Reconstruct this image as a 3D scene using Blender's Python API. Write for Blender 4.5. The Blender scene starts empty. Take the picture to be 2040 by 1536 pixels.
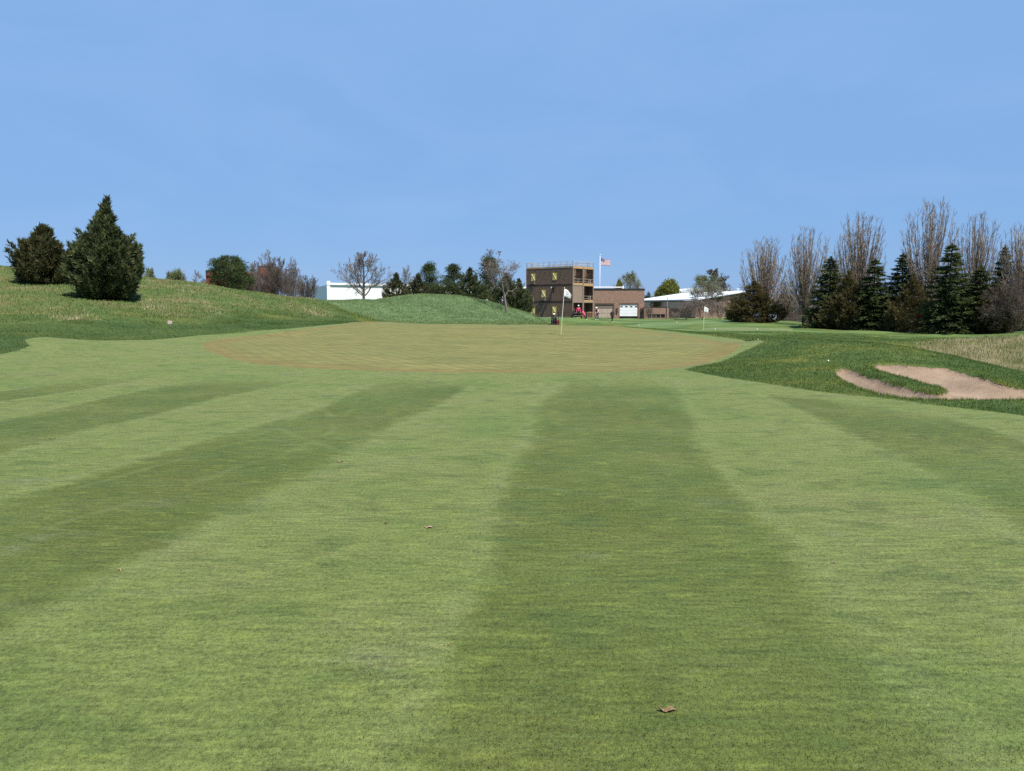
import bpy, bmesh, math, random
import numpy as np
from mathutils import Vector, Matrix

# ------------------------------------------------------------------ camera, sky, sun, exposure
scene = bpy.context.scene
C = scene.collection
F_PX, CX, CY, HORIZON = 1474.0, 1020.0, 768.0, 612.0     # of the 2040 x 1536 photograph
EYE = 1.6
PITCH = math.atan((CY - HORIZON) / F_PX)
cam_data = bpy.data.cameras.new("camera")
cam_data.sensor_fit = 'HORIZONTAL'
cam_data.sensor_width = 36.0
cam_data.lens = 36.0 * F_PX / 2040.0
cam_data.clip_start = 0.05
cam_data.clip_end = 6000.0
cam = bpy.data.objects.new("camera", cam_data)
C.objects.link(cam)
cam.location = (0, 0, EYE)
cam.rotation_euler = (math.pi / 2 - PITCH, 0, 0)
scene.camera = cam

SUN_EL, SUN_AZ = math.radians(61), math.radians(38)       # azimuth: to the right of straight behind the camera
SUN = Vector((math.cos(SUN_EL) * math.sin(SUN_AZ), -math.cos(SUN_EL) * math.cos(SUN_AZ), math.sin(SUN_EL)))
sun_data = bpy.data.lights.new("sun", 'SUN')
sun_data.energy = 4.2
sun_data.angle = math.radians(0.53)
sun_data.color = (1.0, 0.955, 0.89)
sun = bpy.data.objects.new("sun", sun_data)
C.objects.link(sun)
sun.rotation_euler = (-SUN).to_track_quat('-Z', 'Y').to_euler()
sun.location = SUN * 80

world = bpy.data.worlds.new("World")
scene.world = world
world.use_nodes = True
wt = world.node_tree
for n in list(wt.nodes):
    wt.nodes.remove(n)


def N(tree, kind, loc=None, **kw):
    n = tree.nodes.new(kind)
    for k, v in kw.items():
        setattr(n, k, v)
    return n


def setv(n, **kw):
    for k, v in kw.items():
        n.inputs[k.replace('_', ' ')].default_value = v
    return n


out = N(wt, 'ShaderNodeOutputWorld')
bg = N(wt, 'ShaderNodeBackground')
sky = N(wt, 'ShaderNodeTexSky', sky_type='NISHITA', sun_disc=False)
sky.sun_elevation = SUN_EL
sky.sun_rotation = math.atan2(SUN.x, SUN.y)
sky.air_density, sky.dust_density, sky.ozone_density, sky.altitude = 1.0, 0.3, 3.0, 200
SKY_STRENGTH = 0.085
bg.inputs['Strength'].default_value = SKY_STRENGTH
tc = N(wt, 'ShaderNodeTexCoord')
sep = N(wt, 'ShaderNodeSeparateXYZ')
wt.links.new(tc.outputs['Generated'], sep.inputs[0])
grad = N(wt, 'ShaderNodeValToRGB')          # clear spring blue, the same all the way round
grad.color_ramp.elements[0].position = 0.0
grad.color_ramp.elements[0].color = (1.14, 2.42, 4.8, 1)
grad.color_ramp.elements[1].position = 0.42
grad.color_ramp.elements[1].color = (1.70, 3.12, 5.6, 1)
e = grad.color_ramp.elements.new(0.9)
e.color = (1.2, 2.4, 5.0, 1)
wt.links.new(sep.outputs['Z'], grad.inputs['Fac'])
mixs = N(wt, 'ShaderNodeMix', data_type='RGBA')
mixs.inputs['Factor'].default_value = 0.84
wt.links.new(sky.outputs[0], mixs.inputs[6])
wt.links.new(grad.outputs[0], mixs.inputs[7])
# very thin cirrus veil
mp = N(wt, 'ShaderNodeMapping')
mp.inputs['Scale'].default_value = (1.6, 1.6, 4.5)
mp.inputs['Rotation'].default_value = (0.2, 0.35, 0.3)
wt.links.new(tc.outputs['Generated'], mp.inputs[0])
cn = N(wt, 'ShaderNodeTexNoise')
setv(cn, Scale=1.7, Detail=7.0, Roughness=0.55, Distortion=0.9)
wt.links.new(mp.outputs[0], cn.inputs['Vector'])
cr = N(wt, 'ShaderNodeValToRGB')
cr.color_ramp.elements[0].position = 0.44
cr.color_ramp.elements[0].color = (0, 0, 0, 1)
cr.color_ramp.elements[1].position = 0.78
cr.color_ramp.elements[1].color = (0.2, 0.2, 0.2, 1)
wt.links.new(cn.outputs['Fac'], cr.inputs['Fac'])
mixc = N(wt, 'ShaderNodeMix', data_type='RGBA')
wt.links.new(cr.outputs[0], mixc.inputs['Factor'])
wt.links.new(mixs.outputs[2], mixc.inputs[6])
mixc.inputs[7].default_value = (3.0, 4.3, 6.2, 1)
wt.links.new(mixc.outputs[2], bg.inputs['Color'])
wt.links.new(bg.outputs[0], out.inputs['Surface'])

scene.view_settings.view_transform = 'Standard'
scene.view_settings.look = 'None'
scene.view_settings.gamma = 1.0
scene.view_settings.exposure = 0.85
scene.view_settings.use_curve_mapping = False
scene.render.engine = 'CYCLES'
scene.cycles.max_bounces = 5
scene.cycles.diffuse_bounces = 3
scene.cycles.glossy_bounces = 2
scene.cycles.transmission_bounces = 3
scene.cycles.transparent_max_bounces = 8
scene.cycles.use_denoising = False

# ------------------------------------------------------------------ pixel helpers
CP, SP = math.cos(PITCH), math.sin(PITCH)


def ray(u, v):
    """direction of the photograph's pixel with forward (y) component 1"""
    a = (u - CX) / F_PX
    b = (CY - v) / F_PX
    y = CP + b * SP
    z = -SP + b * CP
    return a / y, z / y


def at(u, v, Y):
    a, b = ray(u, v)
    return Vector((a * Y, Y, EYE + b * Y))


def xu(u, Y):
    return ray(u, HORIZON)[0] * Y


rng = np.random.default_rng(7)
R = random.Random(11)

# ------------------------------------------------------------------ terrain height: a smooth surface through surveyed points
CTRL = [  # (u, v, forward distance)
    # putting green
    (960, 742, 18.1), (550, 734, 18.9), (1360, 737, 18.5), (1117, 668, 33.7), (800, 690, 27), (390, 690, 26),
    (1480, 682, 30), (760, 641, 44), (620, 654, 38.5), (1000, 648, 46), (1240, 652, 45), (500, 667, 33.5), (1300, 662, 38),
    # mound behind
    (860, 587, 85), (790, 592, 85), (740, 600, 83), (940, 593, 86), (1000, 610, 86), (1060, 629, 87), (1100, 656, 84), (1088, 634, 104), (1140, 656, 80), (1105, 656, 74),
    (860, 625, 68), (760, 628, 66), (960, 636, 68),
    # people and buildings
    (1155, 634, 103), (1220, 640, 100), (1105, 656, 89), (1300, 640, 105), (1403, 657, 69), (1340, 644, 92), (1190, 653, 78),
    # right middle ground
    (1700, 666, 62), (1480, 638, 100), (1640, 652, 80), (1760, 658, 72), (1900, 664, 64), (2040, 663, 58), (2200, 662, 56),
    (1850, 681, 50), (2000, 673, 51), (1600, 664, 56), (1500, 662, 58), (1420, 666, 50), (1700, 671, 46),
    # dry mound on the right
    (1960, 680, 34), (2040, 676, 33), (1860, 694, 33), (2200, 668, 33), (1960, 738, 25), (2100, 752, 23),
    # rough mound with the bunker
    (1560, 676, 27), (1650, 679, 25), (1740, 684, 23.2), (1800, 692, 22), (1900, 712, 20.5), (2040, 752, 18.5), (2200, 800, 16.5),
    (1800, 732, 17.8), (1950, 754, 16.5), (2040, 780, 15.3), (1660, 740, 17.4), (1600, 720, 20), (1500, 705, 24),
    (1800, 790, 13.4), (2040, 797, 12.6), (1600, 775, 14.3), (1850, 808, 12), (2040, 828, 10.9), (1480, 755, 16.4),
    # left hill
    (0, 530, 52), (-200, 522, 52), (150, 545, 50), (300, 560, 49), (450, 576, 51), (540, 588, 54), (620, 598, 58), (690, 604, 68),
    (205, 592, 40), (80, 565, 44.5), (100, 664, 28.5), (200, 676, 28), (350, 668, 31.5), (500, 655, 36), (620, 646, 42),
    (100, 625, 34), (300, 628, 37), (420, 625, 41), (540, 625, 46), (-200, 640, 30),
    (0, 702, 21.5), (0, 668, 25), (55, 684, 23.8), (-200, 690, 21),
    # fairway
    (300, 720, 20.5), (100, 745, 17), (0, 800, 12.4), (-300, 800, 12.4),
]
PTS = []
for (u, v, Y) in CTRL:
    p = at(u, v, Y)
    PTS.append((p.x, p.y, p.z))
for u in (-300, 200, 700, 1020, 1400, 1900, 2300):       # level fairway under the camera
    for Y in (2.0, 4.0, 7.0):
        PTS.append((xu(u, Y), Y, 0.0))
for u in (500, 800, 1100, 1350):
    for Y in (10.0, 14.5):
        PTS.append((xu(u, Y), Y, 0.0))
for (u, Y, z) in [(600, 62, 1.4), (760, 56, 0.1), (900, 56, -0.1), (1050, 57, -0.3), (1180, 58, -0.5), (860, 112, 0.6), (1000, 112, 0.2),
                  (740, 110, 1.2), (600, 95, 1.0), (450, 85, 1.6), (250, 85, 2.2), (0, 85, 2.8), (-200, 85, 2.8),
                  (1170, 130, -0.2), (1350, 135, -0.8), (1600, 120, -0.9), (1900, 100, -0.9), (2200, 90, -0.8),
                  (0, 140, 0.5), (400, 140, 0.3), (800, 150, -0.3), (1200, 160, -0.85), (1600, 150, -0.9), (2200, 150, -0.9)]:
    PTS.append((xu(u, Y), Y, z))
PTS = np.array(PTS)


def polar(x, y):
    d = np.maximum(np.hypot(x, y), 1.5)
    th = np.arctan2(x, np.maximum(y, 1e-3 + 0 * y))
    th = np.clip(th, -0.78, 0.78)
    return th * 1.3, np.log(d)


def tps(r):
    return np.where(r > 1e-9, r * r * np.log(np.maximum(r, 1e-9)), 0.0)


_a, _b = polar(PTS[:, 0], PTS[:, 1])
_n = len(PTS)
_K = tps(np.hypot(_a[:, None] - _a[None], _b[:, None] - _b[None])) + np.eye(_n) * 3e-5
_P = np.stack([np.ones(_n), _a, _b], 1)
_M = np.block([[_K, _P], [_P.T, np.zeros((3, 3))]])
_w = np.linalg.solve(_M, np.concatenate([PTS[:, 2], np.zeros(3)]))


def sstep(a, b, x):
    t = np.clip((x - a) / (b - a), 0, 1)
    return t * t * (3 - 2 * t)


def base_height(x, y):
    x = np.asarray(x, float)
    y = np.asarray(y, float)
    a, b = polar(x, y)
    z = _w[_n] + _w[_n + 1] * a + _w[_n + 2] * b
    sh = z.shape
    af, bf = a.ravel(), b.ravel()
    acc = np.zeros(af.shape)
    for k in range(0, af.size, 20000):
        s = slice(k, k + 20000)
        acc[s] = tps(np.hypot(af[s, None] - _a[None], bf[s, None] - _b[None])) @ _w[:_n]
    z = z + acc.reshape(sh)
    d = np.hypot(x, y)
    z = z * (1 - sstep(110, 175, d)) + (-0.9) * sstep(110, 175, d)
    z = np.where(y < 0, z * sstep(-8, 0, y) * 1.0, z)
    # gentle unevenness
    und = 0.012 * np.sin(1.3 * x + 0.7 * y) + 0.010 * np.sin(0.9 * y - 0.5 * x + 1) + 0.02 * np.sin(0.31 * x + 0.43 * y)
    return z + und * sstep(10, 30, d) * (1 + 2.0 * sstep(40, 60, d))


def ground_hit(u, v, dmin=3.0, dmax=160.0):
    a, b = ray(u, v)
    ys = np.exp(np.linspace(math.log(dmin), math.log(dmax), 900))
    zs = base_height(a * ys, ys)
    rz = EYE + b * ys
    k = np.argmax(zs >= rz)
    if not (zs >= rz).any():
        k = len(ys) - 1
    if k > 0:
        f0, f1 = rz[k - 1] - zs[k - 1], rz[k] - zs[k]
        t = f0 / max(f0 - f1, 1e-9)
        Y = ys[k - 1] + (ys[k] - ys[k - 1]) * min(max(t, 0), 1)
    else:
        Y = ys[0]
    return a * Y, Y


def outline(pts):
    """turf edges surveyed from the photograph: (u, v) on the ground, or (u, None, distance)"""
    o = []
    for p in pts:
        if len(p) == 2:
            o.append(ground_hit(*p))
        else:
            o.append((xu(p[0], p[2]), p[2]))
    return np.array(o)


def smooth_poly(P, it=2):
    for _ in range(it):
        Q = np.roll(P, -1, 0)
        P = np.stack([P * .75 + Q * .25, P * .25 + Q * .75], 1).reshape(-1, 2)
    return P


def sdf(P, x, y):
    """signed distance to polygon, positive inside"""
    A, B = P, np.roll(P, -1, 0)
    sh = x.shape
    x, y = x.ravel(), y.ravel()
    best = np.full(x.shape, 1e18)
    inside = np.zeros(x.shape, bool)
    for (ax, ay), (bx, by) in zip(A, B):
        ex, ey = bx - ax, by - ay
        L = ex * ex + ey * ey + 1e-12
        t = np.clip(((x - ax) * ex + (y - ay) * ey) / L, 0, 1)
        dd = (x - ax - t * ex) ** 2 + (y - ay - t * ey) ** 2
        best = np.minimum(best, dd)
        c = (ay > y) != (by > y)
        with np.errstate(divide='ignore', invalid='ignore'):
            xi = ax + (y - ay) / (by - ay if by != ay else 1e-12) * ex
        inside ^= c & (x < xi)
    d = np.sqrt(best)
    return np.where(inside, d, -d).reshape(sh)


GREEN = smooth_poly(outline([
    (395, 690), (440, 712), (550, 730), (700, 738), (960, 743), (1200, 742), (1350, 735), (1430, 715), (1470, 697), (1482, 683),
    (1400, 671), (1300, 661), (1245, 654.5), (1200, None, 48), (1000, None, 49.5), (820, None, 48), (740, None, 45.5), (690, 647), (620, 655),
    (540, 665), (480, 670), (420, 677)]))
FAIRWAY = outline([
    (0, 706), (35, 699), (58, 689), (48, 676), (90, 671.5), (200, 678.5), (300, 677), (390, 668.5), (480, 662.5), (560, 656), (640, 648.5), (690, 644),
    (735, None, 48), (820, None, 51), (1000, None, 52), (1210, None, 50), (1250, 652.5), (1300, 657), (1400, 667), (1480, 677), (1524, 680.5), (1500, 692),
    (1470, 705), (1400, 728), (1362, 737), (1420, 748), (1500, 760), (1600, 776), (1720, 792), (1850, 808), (2040, 828), (2250, 850)])
FAIRWAY = np.concatenate([smooth_poly(FAIRWAY[None].reshape(-1, 2), 0), np.array([[14, 8], [16, 2], [16, -12], [-40, -12], [-40, 14], [-26, 21]])])
BUNKER = smooth_poly(outline([
    (1658, 741), (1674, 736), (1697, 737), (1727, 750), (1767, 763), (1807, 775), (1845, 784), (1873, 787.5), (1886, 783), (1876, 777), (1845, 767),
    (1800, 755.5), (1762, 746), (1738, 737), (1738, 730), (1775, 727.5), (1840, 733), (1895, 735), (1950, 752), (2000, 768), (2045, 778), (2110, 792), (2160, 806),
    (2140, 812), (2040, 801), (1900, 802), (1845, 801), (1795, 798), (1745, 788), (1700, 773), (1670, 757)]), 1)
DRYMOUND = smooth_poly(outline([(1836, None, 33), (1870, None, 37), (1960, None, 39), (2100, None, 40), (2400, None, 40), (2500, None, 30), (2300, None, 22), (2060, None, 21.5),
                                (1950, None, 24.5), (1880, None, 28)]))
GREEN2 = smooth_poly(outline([(1370, None, 67), (1470, None, 66), (1570, None, 67), (1590, None, 71), (1500, None, 75), (1400, None, 74)]))
TEE = smooth_poly(outline([(1235, None, 88), (1480, None, 86), (1540, None, 90), (1500, None, 96), (1240, None, 95)]))
TEE_NEAR = smooth_poly(outline([(1752, None, 42), (1850, None, 41), (1875, None, 45), (1790, None, 47)]))


def height(x, y):
    x = np.asarray(x, float)
    y = np.asarray(y, float)
    z = base_height(x, y)
    near = (np.hypot(x, y) < 26) & (x > 3)
    if near.any():
        xx, yy = x[near], y[near]
        s = sdf(BUNKER, xx, yy)
        dig = -0.22 * sstep(-0.02, 0.9, s) - 0.07 * sstep(0.0, 0.10, s)
        lip = 0.045 * sstep(-0.9, -0.06, s) * (1 - sstep(-0.06, 0.02, s))
        rip = np.where(s > 0.1, 0.012 * np.sin(7 * xx + 2 * np.sin(3 * yy)) * np.sin(6 * yy + 1.5 * np.sin(2.3 * xx)), 0)
        z = z.copy()
        z[near] += dig + lip + rip
    return z


def gz(x, y):
    return float(height(np.array([x]), np.array([y]))[0])


# ------------------------------------------------------------------ mesh helpers
def obj(name, me, mat=None, parent=None, **props):
    o = bpy.data.objects.new(name, me)
    C.objects.link(o)
    if mat is not None and me is not None and len(me.materials) == 0:
        me.materials.append(mat)
    if parent is not None:
        o.parent = parent
    for k, v in props.items():
        o[k] = v
    return o


def thing(name, label, cat, loc=(0, 0, 0), rz=0.0, group=None):
    o = bpy.data.objects.new(name, None)
    C.objects.link(o)
    o.empty_display_size = 0.2
    o.location = loc
    o.rotation_euler = (0, 0, rz)
    o['label'] = label
    o['category'] = cat
    if group:
        o['group'] = group
    return o


def np_mesh(name, V, F, smooth=False):
    me = bpy.data.meshes.new(name)
    V = np.asarray(V, np.float32)
    F = np.asarray(F, np.int32)
    k = F.shape[1]
    me.vertices.add(len(V))
    me.vertices.foreach_set('co', V.ravel())
    me.loops.add(F.size)
    me.loops.foreach_set('vertex_index', F.ravel())
    me.polygons.add(len(F))
    me.polygons.foreach_set('loop_start', np.arange(0, F.size, k, dtype=np.int32))
    me.polygons.foreach_set('use_smooth', np.full(len(F), smooth))
    me.update(calc_edges=True)
    return me


class MB:
    """collects simple solids into one mesh"""
    def __init__(s):
        s.v, s.f = [], []

    def add(s, vs, fs):
        o = len(s.v)
        s.v += [tuple(v) for v in vs]
        s.f += [tuple(i + o for i in f) for f in fs]
        return s

    def box(s, a, b, m=None):
        (x0, y0, z0), (x1, y1, z1) = a, b
        vs = [Vector(p) for p in ((x0, y0, z0), (x1, y0, z0), (x1, y1, z0), (x0, y1, z0), (x0, y0, z1), (x1, y0, z1), (x1, y1, z1), (x0, y1, z1))]
        if m is not None:
            vs = [m @ v for v in vs]
        return s.add(vs, [(0, 3, 2, 1), (4, 5, 6, 7), (0, 1, 5, 4), (1, 2, 6, 5), (2, 3, 7, 6), (3, 0, 4, 7)])

    def bar(s, p, q, r, n=6, r2=None):
        p, q = Vector(p), Vector(q)
        d = (q - p).normalized()
        a = d.orthogonal().normalized()
        b = d.cross(a)
        r2 = r if r2 is None else r2
        vs = [p + (a * math.cos(t) + b * math.sin(t)) * r for t in [2 * math.pi * i / n for i in range(n)]]
        vs += [q + (a * math.cos(t) + b * math.sin(t)) * r2 for t in [2 * math.pi * i / n for i in range(n)]]
        fs = [(i, (i + 1) % n, (i + 1) % n + n, i + n) for i in range(n)]
        fs += [tuple(range(n - 1, -1, -1)), tuple(range(n, 2 * n))]
        return s.add(vs, fs)

    def lathe(s, prof, n=14, c=(0, 0, 0), axis='Z'):
        vs, fs = [], []
        for (r, z) in prof:
            for i in range(n):
                t = 2 * math.pi * i / n
                p = (r * math.cos(t), r * math.sin(t), z)
                if axis == 'X':
                    p = (p[2], p[0], p[1])
                if axis == 'Y':
                    p = (p[0], p[2], p[1])
                vs.append((p[0] + c[0], p[1] + c[1], p[2] + c[2]))
        for k in range(len(prof) - 1):
            for i in range(n):
                j = (i + 1) % n
                fs.append((k * n + i, k * n + j, (k + 1) * n + j, (k + 1) * n + i))
        fs.append(tuple(range(n - 1, -1, -1)))
        fs.append(tuple(range((len(prof) - 1) * n, len(prof) * n)))
        return s.add(vs, fs)

    def prism(s, poly, h0, h1, axis='Z'):
        n = len(poly)
        def P(a, b, h):
            return (a, b, h) if axis == 'Z' else ((a, h, b) if axis == 'Y' else (h, a, b))
        vs = [P(a, b, h0) for a, b in poly] + [P(a, b, h1) for a, b in poly]
        fs = [(i, (i + 1) % n, (i + 1) % n + n, i + n) for i in range(n)] + [tuple(range(n - 1, -1, -1)), tuple(range(n, 2 * n))]
        return s.add(vs, fs)

    def mesh(s, name, smooth=False):
        me = bpy.data.meshes.new(name)
        me.from_pydata(s.v, [], s.f)
        if smooth:
            for p in me.polygons:
                p.use_smooth = True
        me.update()
        bm = bmesh.new()
        bm.from_mesh(me)
        bmesh.ops.recalc_face_normals(bm, faces=bm.faces)
        bm.to_mesh(me)
        bm.free()
        return me

    def obj(s, name, mat, parent=None, smooth=False, **props):
        return obj(name, s.mesh(name, smooth), mat, parent, **props)


# ------------------------------------------------------------------ materials
def mat_new(name):
    m = bpy.data.materials.new(name)
    m.use_nodes = True
    t = m.node_tree
    for n in list(t.nodes):
        t.nodes.remove(n)
    o = N(t, 'ShaderNodeOutputMaterial')
    return m, t, o


class G:
    """small node-graph helper"""
    def __init__(s, t):
        s.t = t

    def l(s, a, b):
        s.t.links.new(a, b)

    def pos(s):
        return N(s.t, 'ShaderNodeNewGeometry').outputs['Position']

    def objc(s):
        return N(s.t, 'ShaderNodeTexCoord').outputs['Object']

    def rand(s):
        return N(s.t, 'ShaderNodeNewGeometry').outputs['Random Per Island']

    def mapping(s, vec, scale=(1, 1, 1), rot=(0, 0, 0), loc=(0, 0, 0)):
        n = N(s.t, 'ShaderNodeMapping')
        n.inputs['Scale'].default_value = scale
        n.inputs['Rotation'].default_value = rot
        n.inputs['Location'].default_value = loc
        s.l(vec, n.inputs[0])
        return n.outputs[0]

    def noise(s, vec, scale, detail=2.0, rough=0.5, dist=0.0):
        n = N(s.t, 'ShaderNodeTexNoise')
        setv(n, Scale=scale, Detail=detail, Roughness=rough, Distortion=dist)
        s.l(vec, n.inputs['Vector'])
        return n.outputs['Fac']

    def math(s, op, a, b=None, clamp=False):
        n = N(s.t, 'ShaderNodeMath', operation=op, use_clamp=clamp)
        for i, q in enumerate((a, b)):
            if q is None:
                continue
            if isinstance(q, (int, float)):
                n.inputs[i].default_value = q
            else:
                s.l(q, n.inputs[i])
        return n.outputs[0]

    def smooth(s, x, a, b, lo=0.0, hi=1.0):
        n = N(s.t, 'ShaderNodeMapRange', interpolation_type='SMOOTHSTEP')
        s.l(x, n.inputs[0])
        for i, q in enumerate((a, b, lo, hi)):
            n.inputs[i + 1].default_value = q
        return n.outputs[0]

    def ramp(s, fac, stops):
        n = N(s.t, 'ShaderNodeValToRGB')
        el = n.color_ramp.elements
        el[0].position, el[0].color = stops[0][0], (*stops[0][1], 1)
        el[1].position, el[1].color = stops[-1][0], (*stops[-1][1], 1)
        for p, c in stops[1:-1]:
            q = el.new(p)
            q.color = (*c, 1)
        s.l(fac, n.inputs[0])
        return n.outputs[0]

    def mix(s, fac, a, b, blend='MIX'):
        n = N(s.t, 'ShaderNodeMix', data_type='RGBA', blend_type=blend)
        for i, q in ((0, fac), (6, a), (7, b)):
            if isinstance(q, (int, float)):
                n.inputs[i].default_value = q
            elif isinstance(q, tuple):
                n.inputs[i].default_value = (*q, 1)
            else:
                s.l(q, n.inputs[i])
        return n.outputs[2]

    def bump(s, h, strength, dist):
        n = N(s.t, 'ShaderNodeBump')
        n.inputs['Strength'].default_value = strength
        n.inputs['Distance'].default_value = dist
        s.l(h, n.inputs['Height'])
        return n.outputs[0]

    def bsdf(s, col, rough=0.8, spec=0.2, normal=None, metal=0.0, sheen=0.0):
        n = N(s.t, 'ShaderNodeBsdfPrincipled')
        if isinstance(col, tuple):
            n.inputs['Base Color'].default_value = (*col, 1)
        else:
            s.l(col, n.inputs['Base Color'])
        if isinstance(rough, (int, float)):
            n.inputs['Roughness'].default_value = rough
        else:
            s.l(rough, n.inputs['Roughness'])
        n.inputs['Specular IOR Level'].default_value = spec
        n.inputs['Metallic'].default_value = metal
        if normal is not None:
            s.l(normal, n.inputs['Normal'])
        return n.outputs[0]


def simple(name, col, rough=0.6, spec=0.3, var=0.12, scale=3.0, metal=0.0, bump=0.0):
    """a plain painted or natural surface with a little unevenness of colour"""
    m, t, o = mat_new(name)
    g = G(t)
    n = g.noise(g.objc(), scale, 4.0, 0.6)
    c = g.ramp(n, [(0.3, tuple(max(x * (1 - var), 0) for x in col)), (0.7, tuple(min(x * (1 + var), 1) for x in col))])
    nm = g.bump(n, bump, 0.02) if bump else None
    g.l(g.bsdf(c, rough, spec, nm, metal), o.inputs[0])
    return m


def leaf_mat(name, stops, transl=0.3, scale=0.7, w=0.5):
    """foliage: colour varies from leaf to leaf and from clump to clump"""
    m, t, o = mat_new(name)
    g = G(t)
    n = g.noise(g.pos(), scale, 2.0, 0.5)
    r = g.rand()
    f = g.math('ADD', g.math('MULTIPLY', r, w), g.math('MULTIPLY', g.smooth(n, 0.3, 0.7), 1 - w))
    c = g.ramp(f, stops)
    b = g.bsdf(c, 0.65, 0.15)
    tr = N(t, 'ShaderNodeBsdfTranslucent')
    g.l(c, tr.inputs['Color'])
    ms = N(t, 'ShaderNodeMixShader')
    ms.inputs[0].default_value = transl
    g.l(b, ms.inputs[1])
    g.l(tr.outputs[0], ms.inputs[2])
    g.l(ms.outputs[0], o.inputs[0])
    return m


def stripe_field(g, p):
    """mowing passes: mask for the light and dark sheen of the nap, painted as colour"""
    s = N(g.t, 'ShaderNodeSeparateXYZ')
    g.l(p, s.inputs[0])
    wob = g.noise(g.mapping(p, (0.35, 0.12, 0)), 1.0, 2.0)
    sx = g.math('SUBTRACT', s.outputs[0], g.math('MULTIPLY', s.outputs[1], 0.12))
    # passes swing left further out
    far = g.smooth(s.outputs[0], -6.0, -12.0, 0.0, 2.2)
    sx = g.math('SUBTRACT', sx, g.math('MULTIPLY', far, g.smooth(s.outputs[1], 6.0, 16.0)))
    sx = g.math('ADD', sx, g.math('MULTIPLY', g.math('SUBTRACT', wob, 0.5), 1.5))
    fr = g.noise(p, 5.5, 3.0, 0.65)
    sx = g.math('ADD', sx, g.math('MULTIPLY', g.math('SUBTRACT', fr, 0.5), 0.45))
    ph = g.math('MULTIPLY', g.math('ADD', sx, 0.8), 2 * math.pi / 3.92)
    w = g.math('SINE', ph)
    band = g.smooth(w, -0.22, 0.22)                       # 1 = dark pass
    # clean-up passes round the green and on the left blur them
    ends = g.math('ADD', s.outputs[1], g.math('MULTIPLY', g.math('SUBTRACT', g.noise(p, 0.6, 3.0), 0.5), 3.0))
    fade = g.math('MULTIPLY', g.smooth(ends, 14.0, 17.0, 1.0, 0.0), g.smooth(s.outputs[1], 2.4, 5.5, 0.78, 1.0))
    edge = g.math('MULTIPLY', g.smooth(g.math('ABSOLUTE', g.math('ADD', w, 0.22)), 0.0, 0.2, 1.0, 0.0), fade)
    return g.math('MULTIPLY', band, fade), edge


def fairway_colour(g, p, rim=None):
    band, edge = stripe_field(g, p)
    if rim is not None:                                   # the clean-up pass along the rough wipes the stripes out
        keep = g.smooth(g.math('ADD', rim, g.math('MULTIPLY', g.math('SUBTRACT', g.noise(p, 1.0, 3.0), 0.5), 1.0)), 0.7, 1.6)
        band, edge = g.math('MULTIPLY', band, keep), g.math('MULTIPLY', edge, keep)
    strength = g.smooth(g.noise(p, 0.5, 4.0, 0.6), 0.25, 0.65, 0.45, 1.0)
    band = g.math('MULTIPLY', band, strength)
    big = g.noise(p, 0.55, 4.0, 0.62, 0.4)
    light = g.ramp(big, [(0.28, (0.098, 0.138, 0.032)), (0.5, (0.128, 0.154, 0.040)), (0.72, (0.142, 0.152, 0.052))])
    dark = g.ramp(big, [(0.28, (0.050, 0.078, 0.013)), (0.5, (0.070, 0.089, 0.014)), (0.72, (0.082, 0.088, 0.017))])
    c = g.mix(band, light, dark)  # light reflected by the leaning nap is put into the colour here
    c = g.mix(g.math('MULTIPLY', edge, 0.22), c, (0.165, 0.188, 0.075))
    # finer mottling, stretched across the view by the low leaf angle
    m1 = g.noise(g.mapping(p, (0.7, 2.6, 1.0)), 2.3, 6.0, 0.72)
    c = g.mix(g.smooth(m1, 0.35, 0.70, 0.0, 0.42), c, (0.084, 0.108, 0.030))
    m2 = g.noise(g.mapping(p, (1.0, 2.2, 1.0), loc=(7, 3, 0)), 3.6, 4.0, 0.6)
    c = g.mix(g.smooth(m2, 0.54, 0.72, 0.0, 0.5), c, (0.158, 0.188, 0.036))
    m3 = g.noise(g.mapping(p, (1.0, 1.6, 1.0), loc=(17, 31, 0)), 0.9, 5.0, 0.65)
    c = g.mix(g.smooth(m3, 0.57, 0.75, 0.0, 0.40), c, (0.135, 0.140, 0.085))
    m4 = g.noise(g.mapping(p, (0.8, 1.5, 1.0), loc=(3, 41, 0)), 1.7, 6.0, 0.7, 0.5)
    c = g.mix(g.smooth(m4, 0.34, 0.5, 0.55, 0.0), c, (0.054, 0.086, 0.020))
    c = g.mix(g.smooth(m4, 0.60, 0.76, 0.0, 0.35), c, (0.165, 0.170, 0.075))
    return c


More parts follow.
